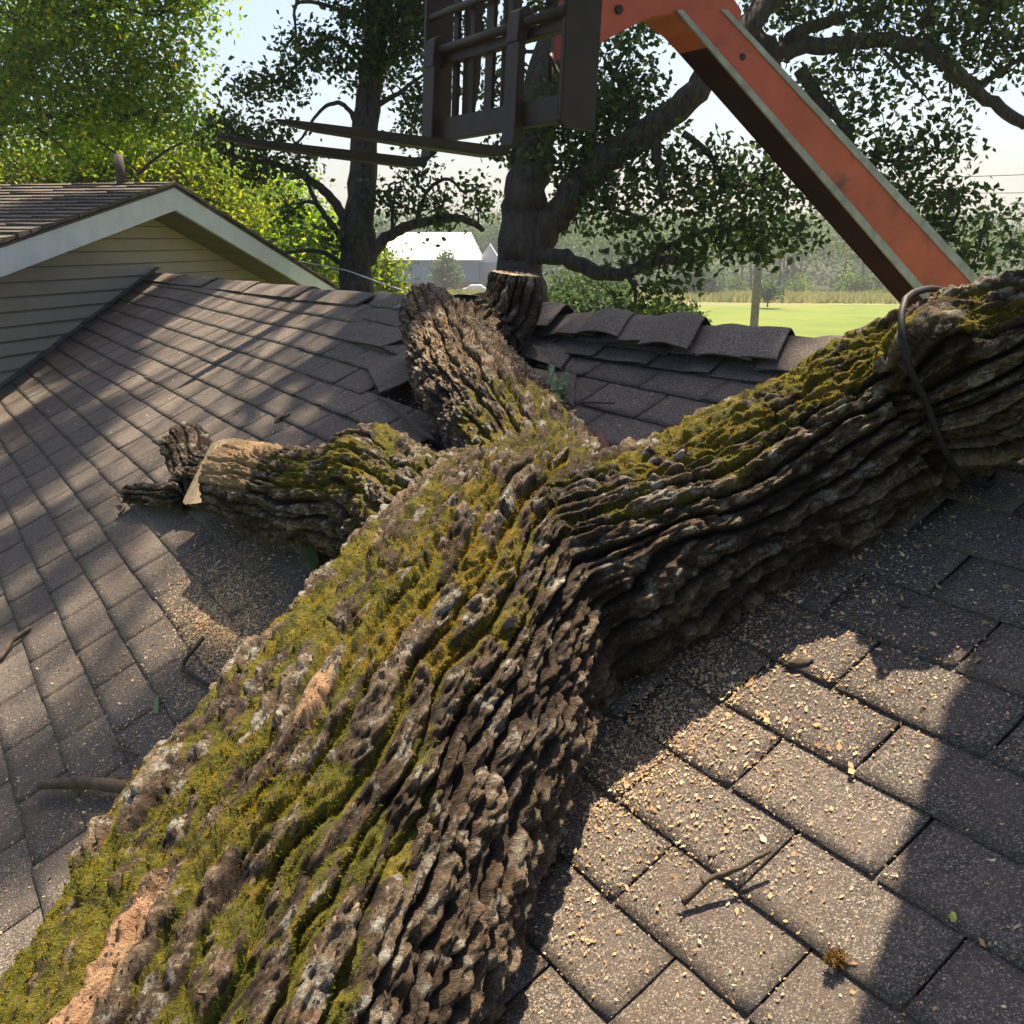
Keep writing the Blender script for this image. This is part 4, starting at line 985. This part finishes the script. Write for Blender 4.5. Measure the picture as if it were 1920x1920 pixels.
# the big spreading oak
tree('oak_tree', 'massive spreading oak with heavy low limb behind the broken ridge', 'tree',
     ([(985,640,9.5),(975,520,9.5),(978,440,9.5),(988,360,9.5),(998,290,9.6),(1010,200,9.7),(1040,60,9.9),(1080,-120,10.2),(1100,-400,10.5)], .235, .14),
     [([(985,480,9.5),(1040,420,9.4),(1085,350,9.3),(1150,290,9.2),(1220,245,9.1),(1300,180,9.0),(1360,90,9.0),(1480,-40,9.2),(1700,-300,9.6)], .15, .09),
      ([(1000,480,9.4),(1060,485,9.2),(1130,515,9.0),(1190,505,8.9),(1250,485,8.8),(1300,490,8.8)], .085, .03),
      ([(1190,500,8.9),(1240,470,8.9),(1300,440,8.8),(1380,430,8.7),(1460,440,8.7)], .03, .01),
      ([(1225,245,9.1),(1232,300,9.0),(1240,340,9.0),(1246,375,9.0)], .05, .035), ([(1246,372,9),(1220,395,8.9),(1205,410,8.9)], .02,.006),
      ([(1280,250,9.0),(1330,290,9.0),(1370,350,8.9),(1440,330,8.8)], .035, .012),
      ([(1440,110,9.4),(1500,88,9.3),(1570,85,9.2),(1650,75,9.1),(1730,90,9.0),(1800,140,8.9),(1850,185,8.9),(1925,235,8.8)], .085, .05),
      ([(1455,100,9.4),(1490,65,9.3),(1540,45,9.3),(1585,30,9.2)], .06, .05),
      ([(1460,105,9.4),(1400,60,9.5),(1300,0,9.6)], .10, .10),
      ([(1660,100,9.1),(1690,130,9.0),(1735,180,9.0)], .022, .01), ([(1830,170,8.9),(1880,130,8.9),(1930,105,8.9)], .03, .02),
      ([(1500,130,9.4),(1540,190,9.4),(1580,230,9.3),(1600,280,9.2),(1620,320,9.2)], .07, .02),
      ([(1640,300,9.2),(1720,300,9.1),(1780,250,9.0)], .02, .008), ([(1620,360,9.2),(1700,420,9.1),(1780,450,9.0),(1850,470,9.0)], .02, .008),
      ([(1620,320,9.2),(1650,380,9.2),(1700,440,9.1)], .02, .01)],
     [(1100,180,9.4,.45),(1060,300,9.4,.35),(1150,150,9.3,.42),(1190,210,9.3,.35),(1110,260,9.3,.38),(1050,220,9.5,.3),(980,290,9.5,.22),(1250,300,9.1,.25),
      (1180,330,9.2,.28),(1140,390,9.1,.22),(1190,420,9,.22),(1080,410,9.3,.2),(1290,350,9,.3),(1350,330,8.9,.28),(1430,330,8.8,.3),(1480,370,8.8,.22),(1320,400,8.9,.25),(1400,410,8.8,.25),(1500,440,8.8,.16),
      (1230,470,8.9,.2),(1290,480,8.8,.24),(1170,500,9,.18),(1250,530,8.9,.14),(1350,460,8.8,.22),(1190,570,8.9,.12),(1420,460,8.8,.2),
      (1480,20,9.4,.35),(1530,150,9.4,.25),(1640,30,9.2,.38),(1740,40,9.1,.38),(1850,30,9,.42),(1780,150,9,.28),(1900,90,8.9,.3),(1600,130,9.2,.25),(1690,110,9.1,.22),
      (1560,250,9.3,.3),(1640,200,9.2,.25),(1640,290,9.2,.28),(1720,290,9.1,.22),(1770,260,9,.2),(1790,360,9,.22),(1690,370,9.1,.22),(1750,420,9,.28),(1850,400,9,.2),(1830,480,9,.22),(1890,460,8.9,.2),(1720,470,9,.2),(1700,330,9.1,.15),
      (1200,0,9.7,.5),(1000,-30,9.9,.5),(880,60,9.9,.3),(920,160,9.9,.3),(1330,-140,9.5,.7),(1600,-160,9.2,.8),(1850,-150,9,.8),
      (1050,-350,10,1.1),(820,-420,10,1.0),(1300,-480,9.6,1.0),(900,-700,10,1.0)],
     44000, .078, 'oakleaf', 9, clump=10, twn=1600, twr=.011, sun=[(1100,720,9.5,.3),(1200,790,9.5,.3),(1010,640,9,.2),(1290,720,9.5,.28),(1080,830,9.8,.2),(1330,740,9.5,.2)])
# bright tree filling the top left, and its neighbours
tree('maple_tree', 'bright green bushy tree filling the upper left corner above the house', 'tree',
     ([(-60,520,15),(-40,300,15),(10,180,15),(60,60,15),(120,-60,15)], .28, .12),
     [([(10,200,15),(60,110,14.8),(140,60,14.5),(200,0,14.3)], .10, .05), ([(-20,240,15),(40,225,14.6),(120,215,14.3),(230,228,14.2)], .05, .015),
      ([(70,240,14.5),(110,270,14.5),(150,320,14.5)], .025, .01), ([(0,100,15),(80,40,14.6),(160,20,14.4)], .09, .04), ([(165,250,14.2),(220,290,14.2),(262,325,14.2)], .02, .008)],
     [(30,40,14.5,.9),(130,60,14.4,.9),(230,60,14.3,.8),(310,20,14.2,.7),(60,150,14.4,.8),(170,150,14.3,.8),(260,150,14.2,.7),(320,120,14.2,.35),(0,240,14.6,.7),(100,230,14.4,.6),
      (200,240,14.3,.6),(290,230,14.2,.5),(340,210,14.2,.4),(380,250,14.2,.35),(90,-120,14.5,1.4),(250,-120,14.3,1.2),(350,-100,14,.8),(360,-20,14,.35)],
     30000, .085, 'mapleleaf', 15, clump=45, twn=500, up=.8, spread=2.6)
tree('maple_tree', 'yellow green tree directly behind the house gable and vent pipe', 'tree',
     ([(120,520,19),(130,400,19),(150,300,19)], .22, .1),
     [([(130,400,19),(60,330,18.6),(0,300,18.4)], .06, .02), ([(140,350,19),(240,320,18.8),(330,330,18.6)], .05, .02)],
     [(20,330,18.6,.9),(110,340,18.6,.9),(200,320,18.6,.9),(280,330,18.5,.8),(340,320,18.5,.6),(60,400,18.6,1.0),(160,270,18.8,.8),(400,390,18.4,.7),(330,390,18.4,.7),(460,420,18.4,.6),(380,300,18.6,.5),(240,240,18.8,.8)],
     30000, .095, 'yellowleaf', 19, clump=45, twn=200, up=.8, spread=2.6)
tree('maple_tree', 'mid green tree with yellowing leaves between the house gable and the slim dark trunk', 'tree',
     ([(500,560,24),(505,470,24),(510,420,24)], .2, .08), [([(505,470,24),(450,420,23.8)], .05, .02), ([(505,470,24),(580,430,23.8)], .05, .02)],
     [(420,380,23.5,.9),(490,420,23.5,1.0),(560,440,23.5,.9),(610,480,23.5,.7),(450,340,23.6,.7),(540,370,23.7,.6),(600,520,23.5,.8),(520,500,23.4,.9)],
     16000, .12, 'mapleleaf', 24, clump=30, twn=80, up=.7, spread=2.5)
tree('shrub', 'yellow leaved shrub between the slim trunk and the white barn', 'shrub',
     ([(716,560,26),(716,535,26)], .06, .04), [], [(716,520,26,.5),(722,490,26,.4),(712,550,26,.5),(735,545,26,.3)], 1800, .13, 'yellowleaf', 26, clump=8, twn=40)
tree('shrub', 'round blue green bush behind the right ridge caps', 'shrub',
     ([(1110,640,21),(1110,600,21)], .08, .05), [], [(1060,560,21,.5),(1110,550,21,.55),(1150,565,21,.45),(1030,580,20.5,.4),(1090,590,20.5,.6),(1150,590,20.5,.4)], 6500, .11, 'willowleaf', 21, clump=10, twn=60)
tree('shrub', 'feathery low juniper bush behind the right ridge', 'shrub',
     ([(1255,660,15),(1252,620,15)], .05, .03), [([(1252,620,15),(1300,590,15)], .02, .006), ([(1252,620,15),(1230,575,15)], .02, .006)], [(1240,590,15,.2),(1225,600,15,.22),(1280,592,15,.16),(1300,596,15,.1),(1260,605,15,.2),(1210,610,15,.2)], 3200, .07, 'oakleaf', 15, clump=14, twn=80)
tree('young_tree', 'small round tree standing in front of the barn wall', 'tree',
     ([(835,556,150),(835,520,150)], .18, .08), [], [(835,500,150,1.5),(828,518,150,1.7),(846,520,150,1.6),(835,482,150,.9)], 2600, .42, 'willowleaf', 150, twr=.04, clump=8, twn=60)
tree('willow_tree', 'dark drooping willow at the field edge left of the pole', 'tree',
     ([(1300,562,150),(1300,520,150)], .4, .2), [], [(1300,520,150,3.0),(1275,532,150,2.2),(1330,530,150,2.2),(1300,500,150,2.2),(1270,550,150,1.4),(1335,548,150,1.6)], 5000, .5, 'willowleaf', 150, twr=.06, clump=8, twn=60, up=-.2)
for i, (x, y, h, d, k, lab) in enumerate([
    (1500,560,48,165,'limeleaf','slender bright green sapling left of the orange boom by the wood'), (1596,548,40,165,'limeleaf','light green young tree partly behind the boom by the wood'),
    (1618,552,32,165,'limeleaf','shorter light green young tree right beside its taller neighbour'), (1440,557,26,120,'oakleaf','small dark pine just right of the utility pole in the field'),
    (1640,565,22,160,'limeleaf','low pale bush at the field edge close to the boom'), (1380,553,32,165,'farleaf','pale green bush clump left of the pole in the distance'), (1240,548,30,170,'farleaf','pale bush clump left of the willow at the field edge')]):
    s = d / F
    tree('sapling', lab, 'tree', ([(x, y, d), (x, y - h*.5, d)], .1, .05), [], [(x, y-h*.35, d, h*.30*s), (x, y-h*.62, d, h*.24*s), (x, y-h*.85, d, h*.13*s), (x-h*.15, y-h*.3, d, h*.2*s), (x+h*.16, y-h*.28, d, h*.2*s)], 900, .42, k, d, twr=.03, clump=6, twn=20, group='young trees at the field edge')
# the wood across the valley
def wood():
    C = []; R = []; T = MB()
    for i in range(620):
        a = math.radians(RNG.uniform(-34, 36)); d = RNG.uniform(176, 262); x, y = d*math.sin(a), d*math.cos(a); z = gz(x, y); hh = RNG.uniform(10, 15) 
        if a < math.radians(1): d2 = max(d, 225); x, y = d2*math.sin(a), d2*math.cos(a); z = gz(x, y)
        for k in range(5):
            C.append((x + RNG.normal()*1.5, y + RNG.normal()*1.5, z + hh*(.45 + .5*RNG.random()))); R.append(RNG.uniform(1.3, 2.6))
        C.append((x + RNG.normal()*2, y + RNG.normal()*2, z + hh*.25 * RNG.random())); R.append(1.9)
        if d < 215 and i % 5 < 2:
            T.tube([(x, y, z), (x + RNG.normal()*.5, y, z + hh*.8)], [.22, .08], 5)
            if RNG.random() < .5: C.append((x + RNG.normal()*2, y, z + hh*.2)); R.append(1.6)
    V, t, cc = leaves(C, R, 130000, .8, clump=5, up=.4)
    o = npmesh('distant_wood', V, np.arange(len(V)).reshape(-1, 4), M['farleaf'], None, False, None, t); tag(o, 'long belt of hazy woodland across the valley', 'woodland', kind='stuff')
    tb = T.build('wood_trunks', simple('far_bark', (.06,.055,.05), .9, .2), o)
    tb['kind'] = 'stuff'
wood()
# tall grass strip at the edge of the mown field
def tallgrass():
    n = 26000; a = np.radians(RNG.uniform(-8, 32, n)); d = RNG.uniform(137, 170, n)
    x, y = d*np.sin(a), d*np.cos(a); p = np.stack([x, y, gz(x, y) ], 1); h = RNG.uniform(.5, 1.1, n)[:, None]; s = np.stack([np.cos(a), -np.sin(a), a*0], 1)*.12
    V = np.stack([p - s, p + s, p + np.array([0, 0, 1.0])*h + RNG.normal(size=(n, 3))*.15], 1).reshape(-1, 3)
    o = npmesh('tall_grass', V, np.arange(3*n).reshape(-1, 3), leafmat('tall_grass', [(0, (.08,.1,.03)), (1, (.22,.2,.09))], .4), None, False, None, RNG.random(n)); tag(o, 'rough uncut grass between the mown field and the wood', 'grass', kind='stuff')
tallgrass()
# ------------------------------------------------------------------ barn
def barn():
    D = 190.; b = at(810, 545, D); g = gz(b[0], b[1])
    root = empty('barn', (b[0], b[1], g), label='white roofed pale blue barn with a red base seen between the trunks', cat='barn')
    L = at(725, 487, D); Rr = at(897, 487, D); z1 = L[2]; ex = Rr - L; W_ = np.linalg.norm(ex); ex /= W_; ey = np.array([-ex[1], ex[0], 0])
    gL = L.copy(); gL[2] = g - .3
    m = MB(); m.prism([gL, gL + ex*W_, Rr, L], ey*14); m.build('wall', M['bwall'], root)
    zr = L[2] - (528-487)/F*D
    m = MB(); q = gL - ey*.06; m.prism([q, q + ex*W_, np.array([*(q + ex*W_)[:2], zr]), np.array([*q[:2], zr])], ey*.05); m.build('red_base', M['bred'], root)
    hR = (487-441)/F*D
    m = MB(); o = .9
    a0 = L - ex*1.2 - ey*o; a1 = Rr + ex*.6 - ey*o; r0 = L + ey*7 + Z*(hR+.4) + ex*.0; r1 = Rr + ey*7 + Z*(hR+.4) - ex*1.6; b0 = L - ex*1.2 + ey*(14+o); b1 = Rr + ex*.6 + ey*(14+o)
    m.add([a0, a1, r1, r0, b0, b1], [(0,1,2,3), (3,2,5,4), (0,3,4), (1,5,2), (0,4,5,1)]); m.build('roof', M['broof'], root)
    for (x, y) in ((781, 492), (782, 522)):
        for dx in (-3, 3):
            m = MB(); p = at(x+dx, y, D); p = p - ey*.1; m.box(p, ex*.26, ey*.06, Z*.32); m.build('window', M['glass'], root)
    b2 = at(917, 545, D+4); 
    r2 = empty('shed', (b2[0], b2[1], gz(b2[0], b2[1])), label='narrow grey blue shed joined to the right of the barn', cat='shed')
    A0 = at(899, 492, D+3); A1 = at(937, 492, D+3); g0 = A0.copy(); g0[2] = g-.3; g1 = A1.copy(); g1[2] = g-.3
    m = MB(); m.prism([g0, g1, A1, A0], ey*9); m.build('wall', simple('shed_metal', (.27,.32,.38), .6, .08), r2)
    m = MB(); pk = (A0+A1)/2 + Z*3.4; m.prism([A0 - ex*.3, A1 + ex*.3, pk], ey*9.4); m.build('roof', simple('shed_roof', (.5,.52,.54), .5, .05), r2)
    p = at(892, 545, 170); p[2] = gz(p[0], p[1]); car = empty('parked_car', p, label='tiny white car parked beside the barn', cat='car')
    m = MB(); m.prism([p + ex*x + Z*z for x, z in ((-2.1,.35),(2.1,.35),(2.15,.8),(1.5,.9),(.9,1.4),(-.9,1.4),(-1.6,.9),(-2.15,.8))], ey*1.7); m.build('body', M['broof'], car, bevel=.05)
    for x in (-1.3, 1.3):
        m = MB(); c = p + ex*x + Z*.33 - ey*.03; m.tube([c, c + ey*.25], .33, 14); m.build('wheel', M['black'], car)
barn()
# pole and wires
b = at(1411, 640, 48.); gp = np.array([b[0], b[1], gz(b[0], b[1])])
pole = empty('utility_pole', gp, label='weathered wooden utility pole standing in the mown field', cat='pole')
m = MB(); top = at(1433, 345, 48.); m.tube([gp, gp*.5 + top*.5, top, top + (top-gp)*.05], [.21, .18, .15, .15], 14); m.build('pole_shaft', M['pole'], pole, True)
m = MB(); m.box(top - Z*.4, np.array([1.1,.3,0]), np.array([-.015,.05,0]), Z*.06); m.build('cross_arm', M['pole'], pole)
def wire(a, b, r, label):
    m = MB(); a = np.array(a); b = np.array(b); m.tube([a*(1-t)+b*t - Z*(4*t*(1-t))*.35 for t in np.linspace(0, 1, 14)], r, 6)
    tag(m.build('power_line', M['wire'], None, True), label, 'power line')
wire(at(1433, 330, 48.), at(2300, 300, 50.), .022, 'uppermost power line right of the boom against the sky')
wire(at(1433, 350, 48.), at(2300, 345, 50.), .022, 'lower power line right of the boom against the sky')
wire(at(1200, 470, 110.), at(2300, 400, 80.), .03, 'distant power line crossing the wooded hillside')
m = MB(); m.tube([at(560,490,8.9), at(650,507,8.5), at(720,533,8.3), at(790,556,8.1)], .006, 6); tag(m.build('service_cable', M['boomwhite'], None, True), 'thin whitish cable drooping past the slim tree trunk', 'cable')

# ------------------------------------------------------------------ the hazy summer air
m = MB(); m.box((0, 250, (-22 + CAMZ + 30) / 2), (520, 0, 0), (0, 480, 0), (0, 0, (CAMZ + 30 + 22) / 2))
hm = bpy.data.materials.new('haze'); hm.use_nodes = True; ht = hm.node_tree; ht.nodes.clear()
ho = ht.nodes.new('ShaderNodeOutputMaterial'); hv = ht.nodes.new('ShaderNodeVolumePrincipled')
hv.inputs['Color'].default_value = (.86, .92, 1, 1); hv.inputs['Density'].default_value = .0006; hv.inputs['Anisotropy'].default_value = .35
ht.links.new(hv.outputs[0], ho.inputs['Volume'])
tag(m.build('haze', hm), kind='stuff')
